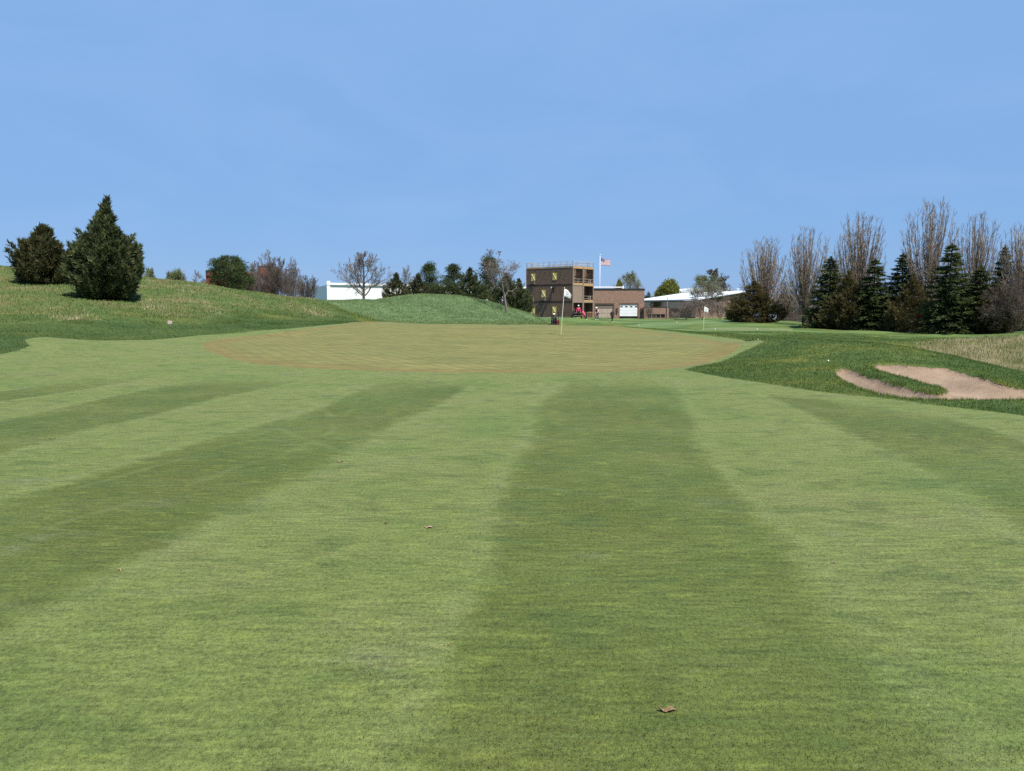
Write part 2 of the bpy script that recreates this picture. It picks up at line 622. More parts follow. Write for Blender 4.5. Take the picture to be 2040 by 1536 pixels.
def make_fairway_mat():
    m, t, o = mat_new('fairway_turf')
    g = G(t)
    p = g.pos()
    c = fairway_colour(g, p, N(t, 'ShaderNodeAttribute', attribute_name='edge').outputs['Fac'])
    f1 = g.noise(p, 150.0, 3.0, 0.8)
    f2 = g.noise(g.mapping(p, (1.0, 0.8, 1.0)), 42.0, 4.0, 0.7)
    f3 = g.noise(g.mapping(p, (0.45, 2.4, 1.0)), 9.0, 5.0, 0.72)
    k = g.math('ADD', g.math('MULTIPLY', g.math('SUBTRACT', f1, 0.5), 2.2), g.math('MULTIPLY', g.math('SUBTRACT', f2, 0.5), 1.9))
    k = g.math('ADD', k, g.math('MULTIPLY', g.math('SUBTRACT', f3, 0.5), 1.8))
    k = g.math('ADD', 1.0, k)
    k = g.math('MAXIMUM', k, 0.3)
    cc = N(t, 'ShaderNodeVectorMath', operation='SCALE')
    g.l(c, cc.inputs[0])
    g.l(k, cc.inputs['Scale'])
    col = cc.outputs[0]
    # faint tyre lines of the mower
    # paired, curving, broken up by the turf
    sx = N(t, 'ShaderNodeSeparateXYZ')
    g.l(p, sx.inputs[0])
    brk = g.noise(p, 1.2, 3.0, 0.6)
    wv = g.math('MULTIPLY', g.math('SUBTRACT', g.noise(p, 0.5, 2.0), 0.5), 0.5)
    for i, (cx_, cy_, rad) in enumerate(((-9.0, 22.0, 13.2), (-14.0, 10.0, 11.2), (5.5, 15.0, 9.6), (-1.0, -3.0, 12.4), (9.0, -4.0, 9.4))):
        dx, dy = g.math('SUBTRACT', sx.outputs[0], cx_), g.math('SUBTRACT', sx.outputs[1], cy_)
        dd = g.math('SQRT', g.math('ADD', g.math('MULTIPLY', dx, dx), g.math('MULTIPLY', dy, dy)))
        e_ = g.math('ABSOLUTE', g.math('ADD', g.math('SUBTRACT', dd, rad), wv))
        e_ = g.math('ABSOLUTE', g.math('SUBTRACT', e_, 0.42))
        line = g.math('MULTIPLY', g.smooth(e_, 0.01, 0.075, 0.26, 0.0), g.smooth(brk, 0.40, 0.62))
        col = g.mix(line, col, (0.155, 0.182, 0.070))
    nm = g.bump(g.math('ADD', f1, g.math('MULTIPLY', f2, 2.0)), 0.6, 0.012)
    g.l(g.bsdf(col, 0.75, 0.18, nm), o.inputs[0])
    return m


def make_green_mat():
    m, t, o = mat_new('putting_green_turf')
    g = G(t)
    p = g.pos()
    b = g.noise(g.mapping(p, (0.25, 1.1, 1.0), rot=(0, 0, 0.25)), 1.3, 5.0, 0.68)
    c = g.ramp(b, [(0.30, (0.118, 0.112, 0.028)), (0.48, (0.150, 0.138, 0.037)), (0.60, (0.176, 0.156, 0.045)), (0.72, (0.215, 0.186, 0.062))])
    b2 = g.noise(p, 0.16, 3.0, 0.6)
    c = g.mix(g.smooth(b2, 0.42, 0.66, 0, 0.35), c, (0.112, 0.128, 0.034))
    # diagonal double-cut lines
    for rot, sc in ((0.62, 3.2), (-0.5, 3.0)):
        w = N(t, 'ShaderNodeTexWave', wave_type='BANDS', bands_direction='X')
        setv(w, Scale=sc * 0.25, Distortion=1.6, Detail=3.0)
        g.l(g.mapping(p, (1, 1, 1), rot=(0, 0, rot)), w.inputs['Vector'])
        c = g.mix(g.smooth(w.outputs['Fac'], 0.4, 1.0, 0, 0.36), c, (0.09, 0.102, 0.028))
    at_ = N(t, 'ShaderNodeAttribute', attribute_name='edge')
    edge = g.math('ADD', at_.outputs['Fac'], g.math('MULTIPLY', g.math('SUBTRACT', g.noise(p, 0.8, 3.0), 0.5), 1.2))
    c = g.mix(g.smooth(edge, 1.5, 0.1, 0, 0.68), c, (0.145, 0.108, 0.032))
    f = g.noise(p, 60.0, 3.0, 0.75)
    f2 = g.noise(g.mapping(p, (0.3, 1.8, 1), rot=(0, 0, .12)), 5.0, 5.0, 0.75)
    k = g.math('ADD', 1.0, g.math('ADD', g.math('MULTIPLY', g.math('SUBTRACT', f, 0.5), 1.0), g.math('MULTIPLY', g.math('SUBTRACT', f2, 0.5), 2.1)))
    cc = N(t, 'ShaderNodeVectorMath', operation='SCALE')
    g.l(c, cc.inputs[0])
    g.l(k, cc.inputs['Scale'])
    g.l(g.bsdf(cc.outputs[0], 0.75, 0.18, g.bump(f, 0.4, 0.01)), o.inputs[0])
    return m


def rough_colour(g, p):
    """mown rough near the greens, rank meadow grass on the hill and the mound, dead stems here and there"""
    s = N(g.t, 'ShaderNodeSeparateXYZ')
    g.l(p, s.inputs[0])
    b = g.noise(p, 0.35, 5.0, 0.62)
    c = g.ramp(b, [(0.30, (0.042, 0.074, 0.020)), (0.45, (0.060, 0.096, 0.026)), (0.56, (0.080, 0.114, 0.029)), (0.66, (0.135, 0.145, 0.036))])
    # mown strips in the middle distance
    w = g.math('SINE', g.math('ADD', g.math('MULTIPLY', s.outputs[1], 0.9), g.math('MULTIPLY', g.math('ADD', s.outputs[0], g.math('MULTIPLY', g.noise(p, 0.06), 30)), 0.22)))
    far = g.math('MULTIPLY', g.smooth(s.outputs[1], 40, 48), g.smooth(s.outputs[0], 4, 9))
    c = g.mix(g.math('MULTIPLY', g.smooth(w, -0.2, 0.6, 0, 0.9), far), c, (0.105, 0.160, 0.048))
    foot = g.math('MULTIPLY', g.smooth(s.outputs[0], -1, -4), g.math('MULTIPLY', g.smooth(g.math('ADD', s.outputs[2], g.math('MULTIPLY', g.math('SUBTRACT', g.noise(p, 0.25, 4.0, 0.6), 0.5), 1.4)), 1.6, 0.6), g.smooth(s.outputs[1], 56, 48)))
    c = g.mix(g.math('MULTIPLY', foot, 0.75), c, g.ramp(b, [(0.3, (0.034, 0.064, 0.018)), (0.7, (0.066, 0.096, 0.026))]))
    # meadow on the left hill: patches of last year's stems
    hill = g.math('MULTIPLY', g.smooth(s.outputs[0], -5, -11), g.smooth(g.math('ADD', s.outputs[2], g.math('MULTIPLY', g.math('SUBTRACT', g.noise(p, 0.3, 4.0, 0.6), 0.5), 1.2)), 0.8, 1.8))
    hill = g.math('MULTIPLY', hill, g.smooth(s.outputs[1], 70, 60))
    hb = g.noise(g.mapping(p, (1.0, 1.0, 2.0)), 0.42, 6.0, 0.7)
    hc = g.ramp(hb, [(0.30, (0.064, 0.106, 0.032)), (0.48, (0.092, 0.128, 0.040)), (0.57, (0.128, 0.136, 0.052)), (0.68, (0.195, 0.168, 0.092))])
    c = g.mix(hill, c, hc)
    # lush grass on the mound
    mound = g.math('MULTIPLY', g.smooth(s.outputs[1], 58, 66), g.math('MULTIPLY', g.smooth(s.outputs[0], 8.5, 6.0), g.smooth(s.outputs[2], -0.6, 0.6)))
    mb = g.noise(p, 0.9, 5.0, 0.65)
    mc = g.ramp(mb, [(0.3, (0.066, 0.112, 0.042)), (0.5, (0.098, 0.146, 0.058)), (0.7, (0.140, 0.184, 0.082))])
    c = g.mix(mound, c, mc)
    return c, s


def make_rough_mat():
    m, t, o = mat_new('rough_grass_ground')
    g = G(t)
    p = g.pos()
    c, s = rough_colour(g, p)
    f = g.noise(p, 26.0, 4.0, 0.75)
    f2 = g.noise(p, 4.0, 4.0, 0.7)
    k = g.math('ADD', 1.0, g.math('ADD', g.math('MULTIPLY', g.math('SUBTRACT', f, 0.5), 1.5), g.math('MULTIPLY', g.math('SUBTRACT', f2, 0.5), 1.0)))
    k = g.math('MAXIMUM', k, 0.25)
    cc = N(t, 'ShaderNodeVectorMath', operation='SCALE')
    g.l(c, cc.inputs[0])
    g.l(k, cc.inputs['Scale'])
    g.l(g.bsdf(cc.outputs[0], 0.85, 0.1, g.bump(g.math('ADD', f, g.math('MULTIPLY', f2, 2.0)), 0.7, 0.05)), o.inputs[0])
    return m


def make_blade_mat(name, kind):
    m, t, o = mat_new(name)
    g = G(t)
    p = g.pos()
    if kind == 'rough':
        c, s = rough_colour(g, p)
    elif kind == 'dry':
        n = g.noise(p, 0.55, 4.0, 0.6)
        r = g.math('ADD', g.math('MULTIPLY', g.rand(), 0.55), g.math('MULTIPLY', g.smooth(n, 0.3, 0.7), 0.45))
        c = g.ramp(r, [(0.10, (0.11, 0.155, 0.045)), (0.38, (0.21, 0.235, 0.085)), (0.60, (0.38, 0.34, 0.180)), (0.92, (0.58, 0.50, 0.32))])
    elif kind == 'fair':
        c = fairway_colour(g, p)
    if kind != 'dry':
        v = g.math('ADD', 1.35 if kind == 'fair' else 1.05, g.math('MULTIPLY', g.rand(), 1.1))
        cc = N(t, 'ShaderNodeVectorMath', operation='SCALE')
        g.l(c, cc.inputs[0])
        g.l(v, cc.inputs['Scale'])
        c = cc.outputs[0]
    b = g.bsdf(c, 0.6, 0.15)
    tr = N(t, 'ShaderNodeBsdfTranslucent')
    g.l(c, tr.inputs['Color'])
    ms = N(t, 'ShaderNodeMixShader')
    ms.inputs[0].default_value = 0.45
    g.l(b, ms.inputs[1])
    g.l(tr.outputs[0], ms.inputs[2])
    g.l(ms.outputs[0], o.inputs[0])
    return m


def make_sand_mat():
    m, t, o = mat_new('bunker_sand')
    g = G(t)
    p = g.pos()
    b = g.noise(p, 1.1, 5.0, 0.65)
    c = g.ramp(b, [(0.3, (0.215, 0.150, 0.098)), (0.5, (0.258, 0.186, 0.126)), (0.7, (0.31, 0.228, 0.158))])
    f = g.noise(p, 45.0, 4.0, 0.8)
    c = g.mix(g.smooth(f, 0.42, 0.30, 0, 0.5), c, (0.17, 0.115, 0.078))
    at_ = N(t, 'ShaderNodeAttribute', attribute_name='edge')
    lip_shade = g.math('ADD', at_.outputs['Fac'], g.math('MULTIPLY', g.math('SUBTRACT', g.noise(p, 5.0, 3.0), 0.5), 0.16))  # undercut shade of the lip, painted dark round the sand edge
    c = g.mix(g.smooth(lip_shade, 0.04, 0.0, 0, 0.5), c, (0.075, 0.050, 0.034))
    r = g.noise(g.mapping(p, (1.0, 2.2, 1.0)), 7.0, 4.0, 0.7, 0.8)
    nm = g.bump(g.math('ADD', g.math('MULTIPLY', f, 0.35), r), 0.85, 0.05)
    g.l(g.bsdf(c, 0.95, 0.1, nm), o.inputs[0])
    return m


M_FAIR, M_GREEN, M_ROUGH, M_SAND = make_fairway_mat(), make_green_mat(), make_rough_mat(), make_sand_mat()
M_BLADE, M_DRY, M_FBLADE = make_blade_mat('rough_blades', 'rough'), make_blade_mat('dry_stems', 'dry'), make_blade_mat('fairway_blades', 'fair')


def tee_mat(name, a, b):
    m, t, o = mat_new(name)
    g = G(t)
    p = g.pos()
    c = g.ramp(g.noise(p, 0.8, 4.0, 0.6), [(0.3, a), (0.7, b)])
    g.l(g.bsdf(c, 0.8, 0.15), o.inputs[0])
    return m


M_GREEN2 = tee_mat('practice_green_turf', (0.105, 0.140, 0.052), (0.135, 0.155, 0.06))
M_TEE = tee_mat('tee_turf', (0.085, 0.140, 0.045), (0.120, 0.160, 0.055))

# ------------------------------------------------------------------ the ground, split along its turf edges
rr = np.concatenate([np.linspace(0.6, 10, 70, endpoint=False), np.linspace(10, 24, 190, endpoint=False), np.linspace(24, 60, 150, endpoint=False),
                     np.linspace(60, 115, 90, endpoint=False), np.linspace(115, 250, 22, endpoint=False), np.geomspace(250, 4500, 12)])
tt = np.concatenate([np.linspace(-180, -46, 20, endpoint=False), np.linspace(-46, 46, 400), np.linspace(46, 180, 21)[1:]]) * math.pi / 180
RRg, TTg = np.meshgrid(rr, tt, indexing='ij')
GXg, GYg = RRg * np.sin(TTg), RRg * np.cos(TTg)
GX, GY = GXg.ravel(), GYg.ravel()
GZ = height(GX, GY)
nr, nt = len(rr), len(tt)
ii, jj = np.meshgrid(np.arange(nr - 1), np.arange(nt - 1), indexing='ij')
q00 = (ii * nt + jj).ravel()
q01, q10, q11 = q00 + 1, q00 + nt, q00 + nt + 1
TRI = np.concatenate([np.stack([q00, q01, q11], 1), np.stack([q00, q11, q10], 1)])
# centre fan
V0 = np.stack([GX, GY, GZ], 1)


def wob(x, y, a, s):
    return a * (np.sin(s * x + 1.7 * np.sin(s * .7 * y)) * np.sin(s * .9 * y + 1.3 * np.sin(s * .6 * x + 2)) + .6 * np.sin(2.7 * s * x - 1.9 * s * y) * np.sin(2.1 * s * y + s * x))


S = {
    'green': sdf(GREEN, GX, GY),
    'fair': sdf(FAIRWAY, GX, GY) + wob(GX, GY, 0.03, 4.0),
    'bunker': sdf(BUNKER, GX, GY) + wob(GX, GY, 0.035, 6.0),
    'dry': sdf(DRYMOUND, GX, GY) + wob(GX, GY, 0.5, 1.3),
    'green2': sdf(GREEN2, GX, GY), 'tee': sdf(TEE, GX, GY), 'teen': sdf(TEE_NEAR, GX, GY),
}


def split(V, T, scal, key):
    """cut triangles along scal[key] = 0; returns vertices, scalars, inside triangles, outside triangles"""
    s = scal[key][T]
    pos = s > 0
    cnt = pos.sum(1)
    ins, outs, mix_ = T[cnt == 3], T[cnt == 0], T[(cnt == 1) | (cnt == 2)]
    nv, nsc, cache = [], {k: [] for k in scal}, {}
    ins2, outs2 = [], []
    base = len(V)

    def cut(a, b):
        k = (a, b) if a < b else (b, a)
        if k in cache:
            return cache[k]
        fa, fb = scal[key][k[0]], scal[key][k[1]]
        t = fa / (fa - fb)
        nv.append(V[k[0]] * (1 - t) + V[k[1]] * t)
        for q in scal:
            nsc[q].append(scal[q][k[0]] * (1 - t) + scal[q][k[1]] * t)
        cache[k] = base + len(nv) - 1
        return cache[k]
    for tri in mix_:
        tri = [int(i) for i in tri]
        p = [scal[key][i] > 0 for i in tri]
        while not (p[0] != p[1] and p[0] != p[2]):
            tri = tri[1:] + tri[:1]
            p = p[1:] + p[:1]
        a, b, c = tri
        ab, ac = cut(a, b), cut(a, c)
        one, two = (ins2, outs2) if p[0] else (outs2, ins2)
        one.append((a, ab, ac))
        two += [(ab, b, c), (ab, c, ac)]
    if nv:
        V = np.concatenate([V, np.array(nv)])
        scal = {k: np.concatenate([scal[k], np.array(nsc[k])]) for k in scal}
    ar = lambda base_, l: np.concatenate([base_, np.array(l, dtype=T.dtype).reshape(-1, 3)])
    return V, scal, ar(ins, ins2), ar(outs, outs2)


def ground_piece(name, V, T, mat, **props):
    u, inv = np.unique(T, return_inverse=True)
    me = np_mesh(name, V[u], inv.reshape(-1, 3)[:, ::-1], True)
    o = obj(name, me, mat, None, **props)
    return o, u


V, SC = V0, S
V, SC, t_fair, rest = split(V, TRI, SC, 'fair')
V, SC, t_green, t_fair = split(V, t_fair, SC, 'green')
V, SC, t_sand, rest = split(V, rest, SC, 'bunker')
V, SC, t_g2, rest = split(V, rest, SC, 'green2')
V, SC, t_tee, rest = split(V, rest, SC, 'tee')
V, SC, t_teen, rest = split(V, rest, SC, 'teen')
STR = dict(kind='structure')
ground_piece('rough_ground', V, rest, M_ROUGH, label='green rough covering hills and ground around the golf hole', **STR)
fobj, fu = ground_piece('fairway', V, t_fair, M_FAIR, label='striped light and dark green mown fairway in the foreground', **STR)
attr = fobj.data.attributes.new('edge', 'FLOAT', 'POINT')
attr.data.foreach_set('value', SC['fair'][fu].astype(np.float32))
gobj, gu = ground_piece('putting_green', V, t_green, M_GREEN, label='tan green putting green with brownish edge around the near flag', **STR)
attr = gobj.data.attributes.new('edge', 'FLOAT', 'POINT')
attr.data.foreach_set('value', SC['green'][gu].astype(np.float32))
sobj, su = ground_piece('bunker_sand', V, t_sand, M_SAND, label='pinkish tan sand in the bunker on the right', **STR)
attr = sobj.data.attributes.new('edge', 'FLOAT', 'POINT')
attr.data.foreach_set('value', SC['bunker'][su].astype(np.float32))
ground_piece('practice_green', V, t_g2, M_GREEN2, label='pale strip of distant second green under the small flag', **STR)
ground_piece('tee_ground', V, t_tee, M_TEE, label='pale mown strip of ground before the brick hall', **STR)
ground_piece('mown_strip', V, t_teen, M_TEE, label='pale mown strip left of the dry grass mound', **STR)


# ------------------------------------------------------------------ grass that stands up: blades as one mass
def blades(name, mat, P, hmin, hmax, wid, lean, per, label, spread=0.04, seed=1):
    r = np.random.default_rng(seed)
    n = len(P)
    X = np.repeat(P, per, 0)
    k = len(X)
    X[:, :2] += r.normal(0, spread, (k, 2)) * (0.3 + np.repeat(np.hypot(P[:, 0], P[:, 1]), per)[:, None] / 30)
    h = r.uniform(hmin, hmax, k)
    az = r.uniform(0, 2 * np.pi, k)
    ln = np.abs(r.normal(0, lean, k))
    tip = X + np.stack([np.cos(az) * h * ln, np.sin(az) * h * ln, h * np.sqrt(np.maximum(1 - ln ** 2, .1))], 1)
    wa = r.uniform(0, np.pi, k)
    d = np.hypot(X[:, 0], X[:, 1])
    ww = wid * (0.7 + 0.6 * r.random(k)) * np.maximum(d / 22, 0.5)
    off = np.stack([np.cos(wa) * ww, np.sin(wa) * ww, np.zeros(k)], 1)
    Vv = np.stack([X - off, X + off, tip], 1).reshape(-1, 3)
    Ff = np.arange(3 * k).reshape(-1, 3)
    me = np_mesh(name, Vv, Ff, True)
    nn = np.zeros((3 * k, 3), np.float32)
    nn[:, 2] = 1.0
    nn[:, :2] = r.normal(0, 0.28, (k, 2)).repeat(3, 0)
    nn /= np.linalg.norm(nn, axis=1, keepdims=True)
    me.normals_split_custom_set_from_vertices(nn)
    return obj(name, me, mat, None, kind='stuff', label=label)


def scatter(n, d0, d1, th0, th1, power=1.0, seed=3):
    """random spots, thinning out with distance"""
    r = np.random.default_rng(seed)
    u = r.random(n)
    d = np.exp(np.log(d0) + u ** power * (np.log(d1) - np.log(d0)))
    t = np.radians(r.uniform(th0, th1, n))
    return d * np.sin(t), d * np.cos(t)


x, y = scatter(420000, 11.5, 64, -38, 38)
sf, sb, sd_ = sdf(FAIRWAY, x, y), sdf(BUNKER, x, y), sdf(DRYMOUND, x, y)
sg2, st2 = sdf(GREEN2, x, y), sdf(TEE_NEAR, x, y)
ok = (sf < -0.02) & (sb < 0.0) & (sd_ < 0.3) & (sg2 < 0) & (st2 < 0)
x, y = x[ok], y[ok]
z = height(x, y)
hillm = (x < -4) & (z > 1.0 + wob(x, y, .35, .8))
P = np.stack([x, y, z - 0.01], 1)
blades('mown_rough_grass', M_BLADE, P[~hillm], 0.02, 0.060, 0.007, 0.55, 4, 'short green rough grass on the banks beside the putting green', 0.04, 5)
P2 = P[hillm]
blades('meadow_grass', M_BLADE, P2, 0.04, 0.13, 0.008, 0.55, 5, 'uneven green meadow grass on the left hill', 0.07, 6)
x, y = scatter(60000, 21, 41, 20, 42, 1.0, 9)
ok = sdf(DRYMOUND, x, y) > wob(x, y, 0.4, 1.5)
x, y = x[ok], y[ok]
P = np.stack([x, y, height(x, y) - 0.01], 1)
blades('dry_grass', M_DRY, P, 0.06, 0.26, 0.008, 0.7, 6, 'straw coloured dry grass on the low mound at far right', 0.10, 8)
# dead stems among the meadow
x, y = scatter(60000, 30, 55, -38, -12, 1.0, 19)
z = height(x, y)
patch = np.sin(.5 * x + 1.2 * np.sin(.35 * y)) * np.sin(.45 * y + 1.1 * np.sin(.4 * x)) + .5 * np.sin(1.3 * x + y)
ok = (z > 1.0) & (patch > 0.70 + 0.35 * rng.random(len(x)))
P = np.stack([x[ok], y[ok], z[ok] - 0.01], 1)
blades('dead_meadow_stems', M_DRY, P, 0.05, 0.18, 0.007, 0.65, 3, 'straw coloured dead stems among the meadow grass on the left hill', 0.10, 10)
# mound behind the green
x, y = scatter(70000, 56, 92, -20, 8, 1.0, 23)
z = height(x, y)
ok = (z > -0.4) & (sdf(FAIRWAY, x, y) < -0.5)
P = np.stack([x[ok], y[ok], z[ok] - 0.02], 1)
blades('mound_grass', M_BLADE, P, 0.04, 0.12, 0.007, 0.55, 5, 'lush bluish green grass on the round mound behind the green', 0.09, 12)

# short blades of the near fairway, so the turf has a nap
x, y = scatter(200000, 2.2, 9.5, -38, 38, 1.2, 31)
ok = sdf(FAIRWAY, x, y) > 0.05
P = np.stack([x[ok], y[ok], height(x[ok], y[ok]) - 0.002], 1)
blades('fairway_grass', M_FBLADE, P, 0.005, 0.015, 0.0026, 0.65, 1, 'short mown blades of the near fairway turf', 0.0, 33)

# longer grass hanging over the bunker lip
x, y = scatter(90000, 11.5, 20, 12, 38, 1.0, 43)
s_ = sdf(BUNKER, x, y)
ok = (s_ > -0.14) & (s_ < 0.015) & (np.sin(3.1 * x + 2 * np.sin(2 * y)) > -0.6)
P = np.stack([x[ok], y[ok], height(x[ok], y[ok]) - 0.01], 1)
blades('bunker_lip_grass', M_BLADE, P, 0.03, 0.10, 0.008, 0.7, 3, 'longer ragged grass along the bunker lip', 0.02, 44)

# ------------------------------------------------------------------ trees
M_BARK = simple('bark_grey_brown', (0.085, 0.068, 0.055), 0.9, 0.1, 0.3, 6.0, bump=0.5)
M_BARK_PALE = simple('bark_pale_grey', (0.17, 0.145, 0.125), 0.9, 0.1, 0.25, 6.0, bump=0.5)
M_TWIG_TAN = simple('twigs_tan', (0.33, 0.255, 0.19), 0.9, 0.1, 0.35, 1.5)
M_TWIG_GREY = simple('twigs_grey', (0.185, 0.155, 0.135), 0.9, 0.1, 0.3, 1.5)
M_TWIG_PEAR = simple('twigs_pear_brown', (0.25, 0.19, 0.14), 0.9, 0.1, 0.35, 0.8)
M_TWIG_PALE = simple('twigs_pale_brown', (0.20, 0.160, 0.135), 0.9, 0.1, 0.3, 1.5)
M_TWIG_DARK = simple('twigs_dark_brown', (0.125, 0.098, 0.078), 0.9, 0.1, 0.3, 1.5)
M_CEDAR = leaf_mat('cedar_foliage', [(0.1, (0.040, 0.056, 0.024)), (0.5, (0.080, 0.098, 0.038)), (0.92, (0.170, 0.180, 0.075))], .35, 2.6, .3)
M_CEDAR_BROWN = leaf_mat('winter_bronze_cedar_foliage', [(0.1, (0.050, 0.056, 0.022)), (0.5, (0.090, 0.092, 0.036)), (0.9, (0.150, 0.130, 0.058))], .35, 2.2, .4)
M_SPRUCE = leaf_mat('green_spruce_needles', [(0.05, (0.034, 0.050, 0.018)), (0.5, (0.062, 0.082, 0.026)), (0.95, (0.110, 0.125, 0.042))])
M_SPRUCE_BLUE = leaf_mat('blue_spruce_needles', [(0.05, (0.034, 0.054, 0.034)), (0.5, (0.062, 0.090, 0.056)), (0.95, (0.115, 0.145, 0.092))])
M_SPRUCE_OLIVE = leaf_mat('olive_brown_conifer_needles', [(0.05, (0.055, 0.050, 0.018)), (0.5, (0.098, 0.084, 0.032)), (0.95, (0.155, 0.120, 0.052))])
M_PINE = leaf_mat('pine_needles', [(0.05, (0.036, 0.052, 0.018)), (0.5, (0.060, 0.084, 0.028)), (0.95, (0.105, 0.128, 0.046))])
M_BUD_OLIVE = leaf_mat('opening_olive_buds', [(0.05, (0.11, 0.085, 0.035)), (0.95, (0.26, 0.20, 0.10))])
M_BUD_GREEN = leaf_mat('young_pale_green_leaves', [(0.05, (0.12, 0.14, 0.055)), (0.95, (0.22, 0.24, 0.10))])
M_LEAF_YELLOW = leaf_mat('yellow_green_leaves', [(0.05, (0.13, 0.145, 0.03)), (0.95, (0.24, 0.24, 0.06))])
M_LEAF_RED = leaf_mat('red_leaves', [(0.05, (0.20, 0.018, 0.016)), (0.5, (0.34, 0.03, 0.028)), (0.95, (0.36, 0.12, 0.03))])


def unit(v):
    return v / np.maximum(np.linalg.norm(v, axis=-1, keepdims=True), 1e-9)


def tubes(name, segs, smooth=True):
    """segs: rows x0 y0 z0 x1 y1 z1 r0 r1; thick ones get six sides, twigs three"""
    S_ = np.array(segs, float)
    Vs, Fs, off = [], [], 0
    for lo, hi, n in ((0.045, 9, 7), (0.012, 0.045, 4), (0, 0.012, 3)):
        k = (S_[:, 6] >= lo) & (S_[:, 6] < hi)
        s = S_[k]
        if not len(s):
            continue
        p, q = s[:, :3], s[:, 3:6]
        d = unit(q - p)
        ref = np.where(np.abs(d[:, 2:3]) > 0.9, np.array([[1., 0, 0]]), np.array([[0, 0, 1.]]))
        a = unit(np.cross(d, ref))
        b = np.cross(d, a)
        ang = 2 * np.pi * np.arange(n) / n
        ring = a[:, None] * np.cos(ang)[None, :, None] + b[:, None] * np.sin(ang)[None, :, None]
        v0 = p[:, None] + ring * s[:, 6][:, None, None]
        v1 = q[:, None] + ring * s[:, 7][:, None, None]
        m = len(s)
        Vs.append(np.concatenate([v0, v1], 1).reshape(-1, 3))
        i = np.arange(n)
        f = np.stack([i, (i + 1) % n, (i + 1) % n + n, i + n], 1)
        Fs.append((f[None] + (np.arange(m) * 2 * n)[:, None, None]).reshape(-1, 4) + off)
        off += m * 2 * n
    return np_mesh(name, np.concatenate(Vs), np.concatenate(Fs), smooth)


def leaf_tris(c, d, L, W, r):
    """one narrow leaf triangle at each c pointing along d"""
    k = len(c)
    side = unit(np.cross(d, r.normal(0, 1, (k, 3))))
    a = c - side * W[:, None]
    b = c + side * W[:, None]
    t = c + d * L[:, None]
    return np.stack([a, b, t], 1).reshape(-1, 3)


def leaves_mesh(name, tri):
    return np_mesh(name, tri, np.arange(len(tri)).reshape(-1, 3), False)


